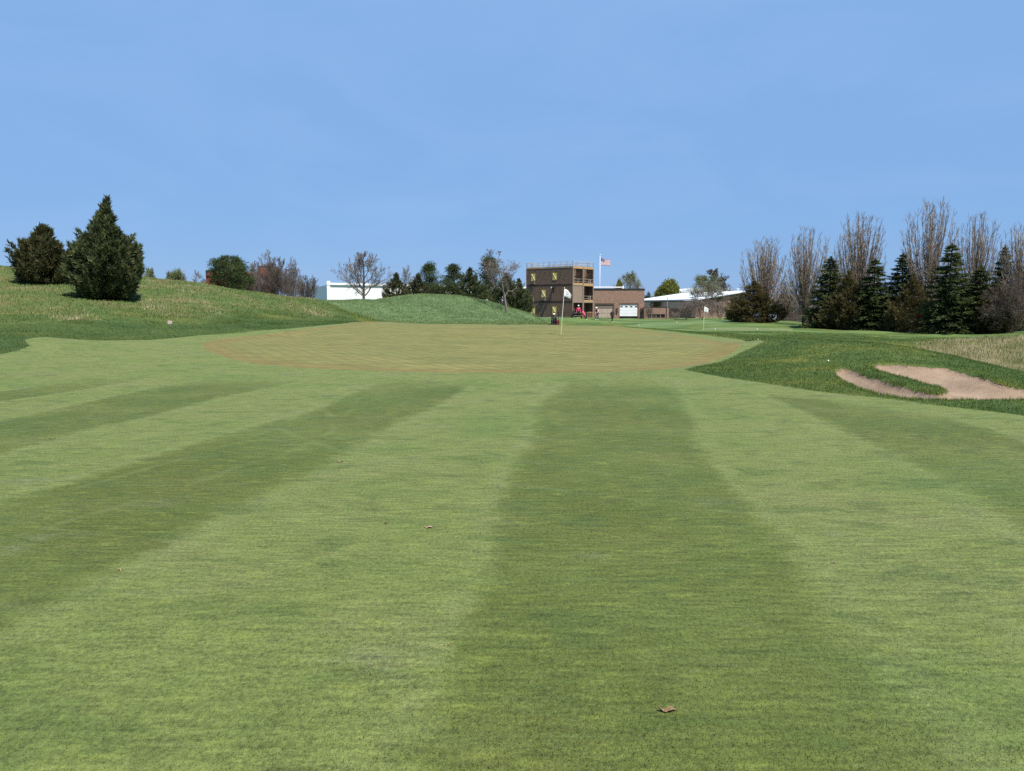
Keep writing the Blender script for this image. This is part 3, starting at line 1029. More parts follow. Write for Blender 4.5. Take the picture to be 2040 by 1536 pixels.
def cedar_mesh(seed, h, w, n_plume=420, per=70, wide=0.28, lump=0.16, plume=0.5, up=0.75, shoulder=0.48, taper=1.2, lean=(0.0, 0.0)):
    """eastern redcedar: a cone of upright feathery plumes with dark gaps between them"""
    r = np.random.default_rng(seed)
    def prof(t):
        low = np.clip((t + 0.03) / wide, 0, 1) ** 0.55
        body = np.where(t < shoulder, 1 - 0.12 * (t / shoulder) ** 1.6, 0.88 * np.clip((1 - t) / (1 - shoulder), 0, 1) ** taper)
        return (0.30 + 0.70 * low) * body
    # plumes spread evenly over the crown surface, a third of them inside
    t = np.sort(r.random(n_plume * 6))
    t = t[r.random(len(t)) < (0.12 + prof(t)) / 1.12][:]
    r.shuffle(t)
    t = t[:n_plume]
    n_plume = len(t)
    az = (np.arange(n_plume) * 2.399963 + r.normal(0, .35, n_plume)) % (2 * np.pi)
    lob = 1 + lump * np.sin(3 * az + 6 * t + seed) + lump * .7 * np.sin(5 * az - 9 * t + 2 * seed)
    depth = np.where(r.random(n_plume) < .68, r.uniform(.80, 1.0, n_plume), r.uniform(.3, .8, n_plume))
    rad = prof(t) * lob * depth * w / 2
    ax0 = np.stack([np.cos(az), np.sin(az), np.zeros(n_plume)], 1)
    pl = plume * r.uniform(.6, 1.25, n_plume) * (1.15 - 0.45 * t)
    spike = r.random(n_plume) < .22
    pl[spike] *= r.uniform(1.3, 2.1, spike.sum())
    rad = np.where(spike, np.maximum(rad, prof(t) * lob * .95 * w / 2), rad)
    ax = unit(ax0 * (0.95 - 0.45 * t)[:, None] * r.uniform(.6, 1.3, n_plume)[:, None] + np.array([0, 0, up]) + r.normal(0, .16, (n_plume, 3)))
    ax[spike] = unit(ax[spike] + np.array([0, 0, .7]))
    c = np.stack([np.cos(az) * rad, np.sin(az) * rad, t * h * 0.95], 1) - ax * (pl * .55)[:, None]
    s = r.random((n_plume, per)) ** .8
    fat = plume * 0.135 * (np.sin(np.pi * np.clip(s * .92 + .08, 0, 1)) ** .7 * .9 + .06)
    # side sprays lie in a flattish fan round the axis
    side = unit(np.cross(ax, r.normal(0, 1, (n_plume, 3))))
    oth = np.cross(ax, side)
    e1, e2 = r.normal(0, 1, (n_plume, per)), r.normal(0, .55, (n_plume, per))
    pos = c[:, None] + ax[:, None] * (s * pl[:, None])[..., None] + side[:, None] * (e1 * fat)[..., None] + oth[:, None] * (e2 * fat)[..., None]
    dr = unit(ax[:, None] * 1.0 + side[:, None] * (e1 * .45)[..., None] + oth[:, None] * (e2 * .45)[..., None] + r.normal(0, .25, (n_plume, per, 3)))
    pos, dr = pos.reshape(-1, 3), dr.reshape(-1, 3)
    k = len(pos)
    L = r.uniform(.10, .22, k) * min(plume, .7) / .5
    tri = leaf_tris(pos, dr, L, L * r.uniform(.13, .22, k), r)
    n2 = 200
    zt = r.random(n2)
    p2 = np.stack([r.normal(0, 1, n2) * .10 * plume * (1.1 - zt), r.normal(0, 1, n2) * .10 * plume * (1.1 - zt), h * (0.84 + 0.14 * zt)], 1)
    d2 = unit(np.stack([r.normal(0, .5, n2), r.normal(0, .5, n2), np.ones(n2)], 1))
    tri = np.concatenate([tri, leaf_tris(p2, d2, np.full(n2, .2 * plume / .5), np.full(n2, .03 * plume / .5), r)])
    bend = (tri[:, 2] / h) ** 2
    tri[:, 0] += lean[0] * bend
    tri[:, 1] += lean[1] * bend
    tri[:, 2] = np.maximum(tri[:, 2], 0.02)
    segs = [(0, 0, -.1, 0, 0, h * .5, w * .03, w * .02), (0, 0, h * .5, lean[0] * .8, lean[1] * .8, h * .93, w * .02, w * .004)]
    for i in range(60):
        tt_ = r.uniform(.05, .8)
        a = r.uniform(0, 6.28)
        R_ = float(prof(np.array([tt_]))[0]) * w / 2 * .75
        segs.append((0, 0, tt_ * h * .8, math.cos(a) * R_, math.sin(a) * R_, tt_ * h * .9 + .25, .02, .008))
    return tubes('trunk', segs), leaves_mesh('crown', tri)


def spruce_mesh(seed, h, w, whorls=38, per=9, droop=0.25, gap=0.0, fine=1.0):
    """spruce: whorls of layered, slightly drooping boughs with hanging sprays"""
    r = np.random.default_rng(seed)
    segs = [(0, 0, -.1, 0, 0, h * .5, h * .018, h * .011), (0, 0, h * .5, 0, 0, h * .99, h * .011, h * .002)]
    cs, ds, Ls = [], [], []
    for i in range(whorls):
        t = (i + r.uniform(-.8, .8)) / whorls
        t = min(max(t, 0.0), 0.985)
        n = max(4, int(per * (1 - t) ** .4 + r.integers(-1, 2)))
        a0 = r.uniform(0, 6.28)
        t_w = t
        for j in range(n):
            az = a0 + 6.283 * j / n + r.normal(0, .22)
            t = min(max(t_w + r.uniform(-1.6, 1.6) / whorls, 0.0), .985)
            Lb = (w / 2) * ((1 - t) ** .70 * (0.82 + .12 * math.sin(3 * az + seed)) + .02) * r.uniform(.68, 1.16) * min(1.0, .9 + t * 3)
            if r.random() < .06 + gap:
                Lb *= .55
            zb = t * h * .97 + .05
            rise = 0.35 * t + .05
            m = max(3, int(Lb / .16 * fine))
            s = (np.arange(m) + r.random(m)) / m
            s = .18 + .82 * s
            x_ = Lb * s
            zz = zb + Lb * (rise * s - droop * s ** 2 + .12 * s ** 4)
            pos = np.stack([np.cos(az) * x_, np.sin(az) * x_, zz], 1)
            segs.append((0, 0, zb, math.cos(az) * Lb * .8, math.sin(az) * Lb * .8, float(zz[min(m - 1, int(m * .75))]), .016 + .01 * (1 - t), .006))
            tang = np.array([math.cos(az), math.sin(az), 0])
            lat = np.array([-math.sin(az), math.cos(az), 0])
            wd = Lb * .26 * (1.15 - s) + .07
            k = 9
            o = r.uniform(-1, 1, (m, k))
            q = pos[:, None] + lat * (o * wd[:, None])[..., None] + np.array([0, 0, -1.]) * (np.abs(o) * wd[:, None] * .35 + r.random((m, k)) * .30 * (1.1 - t))[..., None] + tang * (r.normal(0, .05, (m, k)) - np.abs(o) * wd[:, None] * .3)[..., None]
            d = unit(tang * .9 + lat * (o * 1.0)[..., None] + np.array([0, 0, 1.]) * r.normal(-.12, .4, (m, k))[..., None])
            cs.append(q.reshape(-1, 3))
            ds.append(d.reshape(-1, 3))
            Ls.append(r.uniform(.13, .27, m * k))
    # leader
    n2 = 90
    zt = r.random(n2)
    cs.append(np.stack([r.normal(0, .03, n2) * (1.2 - zt), r.normal(0, .03, n2) * (1.2 - zt), h * (.93 + .06 * zt)], 1))
    ds.append(unit(np.stack([r.normal(0, .6, n2), r.normal(0, .6, n2), np.full(n2, .7)], 1)))
    Ls.append(np.full(n2, .16))
    c, d, L = np.concatenate(cs), np.concatenate(ds), np.concatenate(Ls)
    k = len(c)
    tri = leaf_tris(c, d, L, L * r.uniform(.14, .26, k), r)
    tri[:, 2] = np.maximum(tri[:, 2], 0.02)
    return tubes('trunk', segs), leaves_mesh('crown', tri)


def pine_mesh(seed, h, w, shape='round', clumps=95, per=130, low=0.05):
    """pine: tufted rounded clumps on spreading limbs"""
    r = np.random.default_rng(seed)
    segs = [(0, 0, -.1, .02 * h, 0, h * .45, h * .022, h * .014), (.02 * h, 0, h * .45, 0, 0, h * .93, h * .014, h * .004)]
    cs, ds = [], []
    for i in range(clumps):
        t = low + (1 - low) * r.random() ** .9
        if shape == 'round':
            R_ = math.sqrt(max(0, 1 - ((t - .42) / .60) ** 2)) if t > .42 else .8 + .2 * t / .42
        else:
            R_ = (1 - t) ** .55 * (.75 + .35 * math.sin(t * 17 + seed)) + .05
        a = r.uniform(0, 6.28)
        q = R_ * w / 2 * (.35 + .6 * r.random() ** .5) * (1 + .15 * math.sin(4 * a + seed))
        c = np.array([math.cos(a) * q, math.sin(a) * q, t * h * .93])
        segs.append((0, 0, max(.1, c[2] - .35 * q - .1), *c, .03, .01))
        rc = (w * .095 + .12) * r.uniform(.7, 1.25)
        dv = unit(r.normal(0, 1, (per, 3)) + np.array([0, 0, .35]))
        p = c + dv * rc * (r.random((per, 1)) ** .5) * np.array([1.1, 1.1, .72])
        cs.append(p)
        ds.append(unit(dv + r.normal(0, .4, (per, 3)) + np.array([0, 0, .35])))
    c, d = np.concatenate(cs), np.concatenate(ds)
    k = len(c)
    L = r.uniform(.12, .24, k) * max(1, w / 4)
    tri = leaf_tris(c, d, L, L * r.uniform(.10, .2, k), r)
    tri[:, 2] = np.maximum(tri[:, 2], 0.02)
    return tubes('trunk', segs), leaves_mesh('crown', tri)


def bare_mesh(seed, h, w, angles=(42, 40, 38, 35), kids=(3, 3, 3, 2), ratio=(.62, .58, .55, .5), start=.25, upb=.12, wob_=.18, r0=None, leader=True,
              twig=.010, leaves=None, leaf_n=4, crook=0.0, low_kids=0, stems=1):
    """bare broadleaf: recursive limbs down to twigs; rescaled to the given height and spread"""
    r = random.Random(seed)
    segs, tips = [], []
    r0 = r0 or h * .017
    nlev = len(angles)

    def rot(d, ang, az):
        a = d.orthogonal().normalized()
        b = d.cross(a)
        return (d * math.cos(ang) + (a * math.cos(az) + b * math.sin(az)) * math.sin(ang)).normalized()

    def grow(p, d, L, rad, lev):
        ns = 7 if lev == 0 else (5 if lev == 1 else (4 if lev == 2 else 3))
        az = r.uniform(0, 6.28)
        for i in range(ns):
            d = (d + Vector((r.gauss(0, 1), r.gauss(0, 1), r.gauss(0, 1))) * (wob_ + crook * (lev > 0)) * (.35 if lev == 0 else 1) + Vector((0, 0, upb * (1 if lev else .5)))).normalized()
            q = p + d * (L / ns)
            f0, f1 = 1 - .72 * i / ns, 1 - .72 * (i + 1) / ns
            ra, rb = max(rad * f0, twig * .6), max(rad * f1, twig * .55)
            segs.append((*p, *q, ra, rb, lev))
            p = q
            frac = (i + 1) / ns
            if lev < nlev and (frac > start if lev == 0 else frac > .2):
                n = kids[lev] if frac < .95 or lev == 0 else kids[lev] + 1
                for k in range(n):
                    if r.random() < .12:
                        continue
                    az += 2.4 + r.gauss(0, .4)
                    a = math.radians(angles[lev]) * r.uniform(.7, 1.25)
                    cl = L * ratio[lev] * (1.08 - .55 * frac) * r.uniform(.65, 1.2)
                    if lev == 0:
                        cl = L * ratio[0] * (1.0 - .62 * max(0, frac - start) / (1 - start)) * r.uniform(.75, 1.15)
                    grow(p, rot(d, a, az), cl, rb * r.uniform(.5, .72), lev + 1)
        if lev >= nlev - 1:
            tips.append((p, d))
    for s_ in range(stems):
        d0 = Vector((0, 0, 1)) if stems == 1 else rot(Vector((0, 0, 1)), math.radians(r.uniform(8, 30)), 6.28 * s_ / stems + r.uniform(-.4, .4))
        grow(Vector((0, 0, -.1)), d0, h * r.uniform(.8, 1.0) if stems > 1 else h, r0 / (stems ** .5), 0)
    S_ = np.array(segs)
    pts = S_[:, 3:6]
    zmax = np.percentile(pts[:, 2], 99.8)
    rmax = np.percentile(np.hypot(pts[:, 0], pts[:, 1]), 98.5)
    kz, kr = h / zmax, (w / 2) / rmax
    for c_ in (0, 3):
        S_[:, c_] *= kr
        S_[:, c_ + 1] *= kr
        S_[:, c_ + 2] *= kz
    lev = S_[:, 8]
    tr = tubes('trunk', S_[lev == 0][:, :8] if leader else S_[lev <= 1][:, :8])
    cr = tubes('branches', S_[lev > 0][:, :8])
    lf = None
    if leaves:
        rn = np.random.default_rng(seed)
        tp = np.array([[*(p), *(d)] for p, d in tips])
        c = np.repeat(tp[:, :3] * np.array([kr, kr, kz]), leaf_n, 0) + rn.normal(0, leaves * 1.1, (len(tp) * leaf_n, 3))
        d = unit(np.repeat(tp[:, 3:], leaf_n, 0) + rn.normal(0, .8, (len(tp) * leaf_n, 3)))
        L = rn.uniform(.6, 1.3, len(c)) * leaves
        lf = leaves_mesh('leaves', leaf_tris(c, d, L, L * .35, rn))
    return tr, cr, lf


def pear_mesh(seed, h, w, limbs=95, twig=.0145):
    """upright bare pear: limbs sweep up from a short trunk into an egg-shaped head of fine ascending twigs"""
    r = np.random.default_rng(seed)
    trunk, segs, tips = [], [], []
    n = 9
    for i in range(n):
        trunk.append((.02 * h * math.sin(i + seed) * .3, 0, -.1 + h * .9 * i / n, .02 * h * math.sin(i + 1 + seed) * .3, 0, -.1 + h * .9 * (i + 1) / n, h * .018 * (1 - i / n) + .012, h * .018 * (1 - (i + 1) / n) + .012))
    def env(z):                                   # spread of the head at relative height z
        return math.sqrt(max(0.0, 1 - ((z - .58) / .44) ** 2)) if z > .58 else .55 + .45 * math.sin(math.pi / 2 * z / .58)
    for k in range(limbs):
        az = k * 2.399963 + r.normal(0, .25)
        ze = .24 + .76 * ((k + .5) / limbs) ** .62
        re_ = env(ze) * w / 2 * (r.uniform(.75, 1.06) if r.random() < .62 else r.uniform(.15, .75))
        z0 = max(.10, ze * r.uniform(.22, .50) - .06) * h
        end = np.array([math.cos(az) * re_, math.sin(az) * re_, ze * h * r.uniform(.95, 1.0)])
        st = np.array([0, 0, z0])
        ctl = np.array([math.cos(az) * re_ * .72, math.sin(az) * re_ * .72, z0 + (end[2] - z0) * .36])
        m = 8
        L = float(np.linalg.norm(end - st))
        rad = .012 + .0065 * L
        prev = st
        for i in range(1, m + 1):
            t = i / m
            p = st * (1 - t) ** 2 + 2 * ctl * t * (1 - t) + end * t * t + r.normal(0, .018 * L / m * 2, 3)
            segs.append((*prev, *p, rad * (1 - .75 * (i - 1) / m), rad * (1 - .75 * t)))
            if t > .22:
                for _ in range(3 if L > 1.5 else 2):
                    d = p - prev
                    d = d / (np.linalg.norm(d) + 1e-9)
                    d = d + r.normal(0, .42, 3) + np.array([0, 0, .40])
                    d /= np.linalg.norm(d)
                    tl = r.uniform(.35, .85) * (h / 9)
                    q1 = p + d * tl * .5
                    d2 = d + np.array([0, 0, .25]) + r.normal(0, .12, 3)
                    d2 /= np.linalg.norm(d2)
                    q2 = q1 + d2 * tl * .5
                    segs.append((*p, *q1, twig, twig * .8))
                    segs.append((*q1, *q2, twig * .8, twig * .5))
                    d3 = d + r.normal(0, .45, 3)
                    d3 /= np.linalg.norm(d3)
                    q3 = q1 + d3 * tl * .4
                    segs.append((*q1, *q3, twig * .7, twig * .5))
                    tips += [(*q2, *d2), (*q3, *d3)]
            prev = p
    tp = np.array(tips)
    L = r.uniform(.03, .07, len(tp))
    lf = leaves_mesh('leaves', leaf_tris(tp[:, :3], unit(tp[:, 3:] + r.normal(0, .5, (len(tp), 3))), L, L * .35, r))
    return tubes('trunk', trunk), tubes('branches', segs), lf


def place_tree(name, label, cat, u, Y, top_v, w_px, meshes, mats, dims, rz=0.0, group=None, part_names=('trunk', 'crown', 'leaves'), sink=0.0):
    """stand a tree at its distance on the terrain; meshes are built at dims = (height, spread)"""
    top = at(u, top_v, Y)
    zb = gz(top.x, Y) - sink
    hh, ww = top.z - zb, w_px * Y / F_PX
    o = thing(name, label, cat, (top.x, Y, zb), rz, group)
    o.scale = (ww / dims[1], ww / dims[1], hh / dims[0])
    for me, mt, pn in zip(meshes, mats, part_names):
        if me is not None:
            obj(pn, me, mt, o)
    return o


# --- the two redcedars on the left hill
cd = cedar_mesh(3, 5.2, 3.9, 430, 125, plume=.85, wide=.26, taper=1.55, lump=.13, lean=(.12, 0))
place_tree('cedar_tree', 'big dark green cedar in front of a smaller one on the left hill', 'tree', 204, 40, 400, 126, cd, (M_BARK, M_CEDAR), (5.2, 3.9), 0.4)
cd2 = cedar_mesh(8, 3.6, 3.5, 340, 70, plume=.75, wide=.22, lump=.22, shoulder=.5)
place_tree('cedar_tree', 'smaller bronze tinged cedar at the left edge, behind the big cedar', 'tree', 84, 45, 449, 106, cd2, (M_BARK, M_CEDAR_BROWN), (3.6, 3.5), 1.0)
bs = bare_mesh(91, 3.4, 1.5, (30, 30, 30), (2, 2, 2), (.5, .5, .5), start=.3, upb=.1, r0=.03, twig=.008)
place_tree('bare_sapling', 'thin bare sapling poking above the smaller cedar', 'sapling', 54, 46, 455, 60, bs[:2], (M_BARK, M_TWIG_GREY), (3.4, 1.5), 0, None, ('trunk', 'branches'))

# --- far small trees beyond the hill
lf1 = bare_mesh(31, 6, 5, (45, 40, 38), (3, 3, 3), (.6, .55, .5), start=.2, leaves=.20, leaf_n=2, twig=.02)
FAR = 'small far trees showing above the left hill'
for u, tv, w, lab in ((296, 538, 34, 'pale green far tree peeking over the hill right of the big cedar'), (338, 544, 40, 'low pale green far tree, second right of the big cedar'),
                      (362, 541, 36, 'pale green far tree just left of the bare far tree')):
    place_tree('far_tree', lab, 'tree', u, 120, tv, w, lf1, (M_BARK, M_TWIG_TAN, M_BUD_GREEN), (6, 5), u * .7, FAR, ('trunk', 'branches', 'leaves'))
bfar = bare_mesh(37, 6, 5, (45, 40, 38), (3, 3, 3), (.6, .55, .5), start=.2, twig=.022)
place_tree('far_tree', 'bare far tree left of the round pine bush', 'tree', 390, 118, 538, 46, bfar[:2], (M_BARK, M_TWIG_GREY), (6, 5), 1.1, FAR, ('trunk', 'branches'))

# --- round pine bush and bare shrubs by the red house
pb = pine_mesh(5, 4.6, 4.6, 'round', 150, 120)
place_tree('pine_bush', 'round dark green pine in front of the red brick house', 'tree', 455, 72, 509, 84, pb, (M_BARK, M_PINE), (4.6, 4.6))
sh1 = bare_mesh(41, 6, 6, (42, 40, 36, 34), (3, 2, 2, 2), (.62, .58, .55, .5), start=.08, upb=.10, twig=.013, stems=4)
sh2 = bare_mesh(42, 6, 6, (42, 38, 36, 34), (3, 2, 2, 2), (.62, .58, .55, .5), start=.08, upb=.12, twig=.013, stems=4)
SHR = 'bare trees around the red brick house'
for u, tv, w, Y, me, lab in ((516, 500, 80, 92, sh1, 'tallest bare tree in front of the red brick house'), (556, 514, 62, 90, sh2, 'bare tree just right of the red brick tower'),
                             (584, 512, 58, 96, sh1, 'pale bare tree second right of the red brick tower'), (610, 548, 44, 88, sh2, 'low bare shrub at the left end of the white building'),
                             (486, 545, 44, 86, sh2, 'low bare shrub right of the round pine')):
    place_tree('bare_tree', lab, 'tree', u, Y, tv, w, me[:2], (M_BARK, M_TWIG_GREY if me is sh1 else M_TWIG_DARK), (6, 6), u * .31, SHR, ('trunk', 'branches'))

# --- bare tree in front of the white building
bt = bare_mesh(52, 6, 5, (54, 42, 38, 36), (3, 3, 2, 2), (.66, .56, .52, .5), start=.14, upb=.10, twig=.014, wob_=.13, r0=.13)
place_tree('bare_tree', 'tall bare tree standing before the white building', 'tree', 722, 79, 500, 106, bt[:2], (M_BARK, M_TWIG_GREY), (6, 5), .6, None, ('trunk', 'branches'))
bt2 = bare_mesh(53, 6, 4, (36, 38, 36), (3, 3, 2), (.55, .55, .5), start=.25, upb=.15, twig=.016)
place_tree('bare_tree', 'slender bare tree between the small conifer and the pines', 'tree', 810, 112, 528, 46, bt2[:2], (M_BARK, M_TWIG_GREY), (6, 4), .2, None, ('trunk', 'branches'))

# --- conifers behind the mound
cA = cedar_mesh(14, 4.0, 3.3, 260, 46, plume=.6, wide=.18, lump=.2, shoulder=.45)
pA = pine_mesh(21, 5.5, 3.8, 'cone', 80, 110, .12)
pB = pine_mesh(22, 5.5, 3.8, 'cone', 80, 110, .12)
pC = pine_mesh(23, 4.0, 4.4, 'round', 70, 110)
cB = cedar_mesh(15, 4.6, 3.6, 240, 50, plume=.85, wide=.16, lump=.18, up=.55, shoulder=.4)
MND = 'evergreens in a clump behind the mound'
place_tree('small_conifer', 'small bronze green conifer right of the tall bare tree', 'tree', 789, 96, 543, 54, cA, (M_BARK, M_CEDAR_BROWN), (4, 3.3), .3, MND)
place_tree('small_conifer', 'bronze conifer at the left foot of the pine clump', 'tree', 832, 94, 545, 54, cA, (M_BARK, M_CEDAR_BROWN), (4, 3.3), 2.1, MND)
place_tree('pine_tree', 'leftmost tall pine behind the mound', 'tree', 854, 99, 519, 76, pA, (M_BARK, M_PINE), (5.5, 3.8), .7, MND)
place_tree('pine_tree', 'pine with rounded head in the middle of the clump behind the mound', 'tree', 903, 99, 524, 74, pB, (M_BARK, M_PINE), (5.5, 3.8), 1.9, MND)
place_tree('pine_bush', 'low spreading pine between the two taller pines behind the mound', 'tree', 882, 95, 556, 66, pC, (M_BARK, M_PINE), (4, 4.4), 1.9, MND)
place_tree('cedar_tree', 'dark pointed cedar right of the middle pine behind the mound', 'tree', 936, 94, 534, 64, cB, (M_BARK, M_CEDAR), (4.6, 3.6), .9, MND)
place_tree('pine_tree', 'tallest pine behind the mound, left of the container tower', 'tree', 976, 98, 504, 84, pA, (M_BARK, M_PINE), (5.5, 3.8), 3.9, MND)
place_tree('cedar_tree', 'dark conifer behind the crooked bare tree, left one', 'tree', 1008, 93, 545, 66, cB, (M_BARK, M_CEDAR), (4.6, 3.6), 2.9, MND)
place_tree('cedar_tree', 'dark conifer against the left wall of the container tower', 'tree', 1034, 92, 556, 56, cB, (M_BARK, M_CEDAR), (4.6, 3.6), 4.2, MND)
bk = bare_mesh(63, 5.5, 4.6, (58, 50, 44, 40), (2, 2, 2, 2), (.66, .6, .55, .5), start=.22, upb=.02, wob_=.22, crook=.12, twig=.013, r0=.12)
place_tree('bare_tree', 'crooked bare tree on the mound in front of the container tower', 'tree', 1010, 81, 497, 108, bk[:2], (M_BARK_PALE, M_TWIG_PALE), (5.5, 4.6), 1.3, None, ('trunk', 'branches'))

# --- trees beyond the brick buildings
tb = bare_mesh(71, 9, 7, (50, 45, 40), (3, 3, 3), (.6, .55, .5), start=.3, upb=.15, twig=.03, leaves=.20, leaf_n=1, r0=.2)
place_tree('far_tree', 'sparse tree in pale leaf rising behind the brick garage', 'tree', 1258, 205, 541, 66, tb, (M_BARK, M_TWIG_PALE, M_BUD_GREEN), (9, 7), .5, None, ('trunk', 'branches', 'leaves'))
yb = bare_mesh(72, 7, 8, (50, 45, 40, 38), (3, 3, 3, 3), (.62, .6, .55, .5), start=.1, upb=.02, twig=.03, leaves=.42, leaf_n=4)
place_tree('round_tree', 'round yellow green tree behind the white roof', 'tree', 1335, 232, 566, 50, yb, (M_BARK, M_TWIG_TAN, M_LEAF_YELLOW), (7, 8), 0, None, ('trunk', 'branches', 'leaves'))
place_tree('round_tree', 'small green bush on the far side of the brick garage roof', 'tree', 1233, 200, 566, 22, yb, (M_BARK, M_TWIG_TAN, M_BUD_GREEN), (7, 8), 2, None, ('trunk', 'branches', 'leaves'))
place_tree('pine_bush', 'dark evergreen bush between brick garage and white roof', 'tree', 1292, 215, 582, 22, pC, (M_BARK, M_PINE), (4, 4.4), 0)
rb = bare_mesh(73, 9, 9, (48, 44, 40, 38), (3, 3, 3, 3), (.62, .6, .55, .5), start=.2, upb=.04, twig=.028)
place_tree('bare_tree', 'wide grey bare tree behind the white roof', 'tree', 1432, 215, 536, 96, rb[:2], (M_BARK, M_TWIG_DARK), (9, 9), 0, None, ('trunk', 'branches'))
lg = bare_mesh(74, 8, 8, (48, 44, 40), (3, 3, 3), (.62, .6, .55), start=.2, upb=.06, twig=.03, leaves=.20, leaf_n=2)
place_tree('far_tree', 'pale leafing tree in front of the wide grey bare tree', 'tree', 1422, 178, 548, 84, lg, (M_BARK, M_TWIG_PALE, M_BUD_GREEN), (8, 8), 1.0, None, ('trunk', 'branches', 'leaves'))
HSH = 'bare shrubs along the brick hall'
s3 = bare_mesh(75, 4, 5, (44, 42, 40), (2, 2, 3), (.6, .56, .5), start=.06, upb=.06, twig=.016, stems=5)
for u, tv, w, Y, mt, lab in ((1368, 592, 52, 150, M_TWIG_PALE, 'pinkish bare shrub under the dark eave of the brick hall'), (1400, 582, 60, 146, M_TWIG_PALE, 'tall bare shrub at the corner of the brick hall'),
                             (1436, 590, 56, 148, M_TWIG_TAN, 'bare shrub before the lit wall of the brick hall'), (1293, 604, 26, 160, M_TWIG_TAN, 'small bare shrub behind the low brick wall'),
                             (1345, 618, 30, 140, M_TWIG_PALE, 'low bare shrub left of the distant golf flag')):
    place_tree('bare_shrub', lab, 'shrub', u, Y, tv, w, s3[:2], (M_BARK, mt), (4, 5), u * .17, HSH, ('trunk', 'branches'))

# --- the tree belt on the right: columnar bare pears
pe = [pear_mesh(81, 9, 4.6), pear_mesh(82, 9, 4.6, 84), pear_mesh(83, 9, 4.6, 105)]
PR = 'upright bare trees in the belt on the right'
for i, (u, tv, w, Y, lab) in enumerate((
        (1526, 477, 98, 92, 'leftmost upright bare tree of the right belt, by the brick hall'),
        (1608, 459, 98, 86, 'second upright bare tree from the left in the right belt, trunk before the dark fence'),
        (1717, 432, 108, 79, 'third upright bare tree from the left, above the first tall spruce'),
        (1859, 403, 112, 70, 'tallest upright bare tree of the right belt'),
        (1952, 432, 98, 74, 'upright bare tree right of the tallest one'),
        (2046, 452, 98, 62, 'upright bare tree cut by the right picture edge'),
        (1566, 560, 60, 98, 'low olive brown upright tree between the two leftmost bare trees'),
        (1664, 508, 60, 92, 'small upright bare tree left of the first tall spruce'))):
    mts = (M_BARK, M_TWIG_PEAR, M_BUD_OLIVE)
    place_tree('upright_bare_tree', lab, 'tree', u, Y, tv, w, pe[i % 3], mts, (9, 4.6), u * .23, PR, ('trunk', 'branches', 'leaves'))
# --- spruces and bronze conifers
sp = [spruce_mesh(101, 7.5, 4.6, 46, 10), spruce_mesh(102, 7.5, 4.6, 42, 11, .3), spruce_mesh(103, 7.5, 4.6, 48, 9, .2, .06)]
ol = cedar_mesh(111, 6.5, 4.4, 420, 46, plume=.95, wide=.10, lump=.16, up=.5, shoulder=.45)
SPR = 'spruces in the belt on the right'
for i, (u, tv, w, Y, me, mt, dm, lab) in enumerate((
        (1503, 560, 100, 90, ol, M_SPRUCE_OLIVE, (6.5, 4.4), 'olive brown conifer at the left end of the right belt'),
        (1480, 582, 40, 94, sp[0], M_SPRUCE, (7.5, 4.6), 'small dark spruce at the very left end of the right belt'),
        (1656, 510, 134, 77, sp[0], M_SPRUCE, (7.5, 4.6), 'first tall green spruce right of the dark fence'),
        (1692, 540, 92, 74, ol, M_SPRUCE_OLIVE, (6.5, 4.4), 'bronze conifer between the two tall green spruces'),
        (1744, 514, 132, 72, sp[1], M_SPRUCE, (7.5, 4.6), 'second tall green spruce, right of the bronze conifer'),
        (1800, 503, 130, 71, sp[2], M_SPRUCE, (7.5, 4.6), 'third green spruce, left of the red shrub'),
        (1820, 545, 84, 68, ol, M_SPRUCE_OLIVE, (6.5, 4.4), 'rust brown conifer directly above the red shrub'),
        (1897, 483, 150, 63, sp[1], M_SPRUCE_BLUE, (7.5, 4.6), 'largest blue green spruce, right of the red shrub'),
        (1955, 528, 130, 62, sp[0], M_SPRUCE_BLUE, (7.5, 4.6), 'blue green spruce overlapping the largest one on its right'),
        (2003, 488, 100, 67, sp[2], M_SPRUCE_BLUE, (7.5, 4.6), 'slender spruce top near the right picture edge'),
        (1985, 560, 80, 61, ol, M_SPRUCE_OLIVE, (6.5, 4.4), 'olive conifer near the right picture edge'))):
    place_tree('spruce_tree' if me is not ol else 'conifer_tree', lab, 'tree', u, Y, tv, w, me, (M_BARK, mt), dm, u * .37, SPR)
bsx = bare_mesh(121, 5, 5, (50, 46, 42, 38), (2, 2, 2, 2), (.6, .56, .55, .5), start=.03, upb=.03, twig=.011, stems=4)
place_tree('bare_shrub', 'bushy dark bare shrub at the right picture edge below the spruces', 'shrub', 2024, 59, 548, 112, bsx[:2], (M_BARK, M_TWIG_DARK), (5, 5), .4, None, ('trunk', 'branches'))
rs = bare_mesh(122, 2, 2, (48, 44, 40), (3, 3, 3), (.6, .55, .5), start=.05, twig=.015, leaves=.14, leaf_n=4, stems=3)
place_tree('red_shrub', 'small red leaved shrub in the gap between dark spruces', 'shrub', 1838, 65, 630, 26, rs, (M_BARK, M_TWIG_DARK, M_LEAF_RED), (2, 2), 0, None, ('trunk', 'branches', 'leaves'))

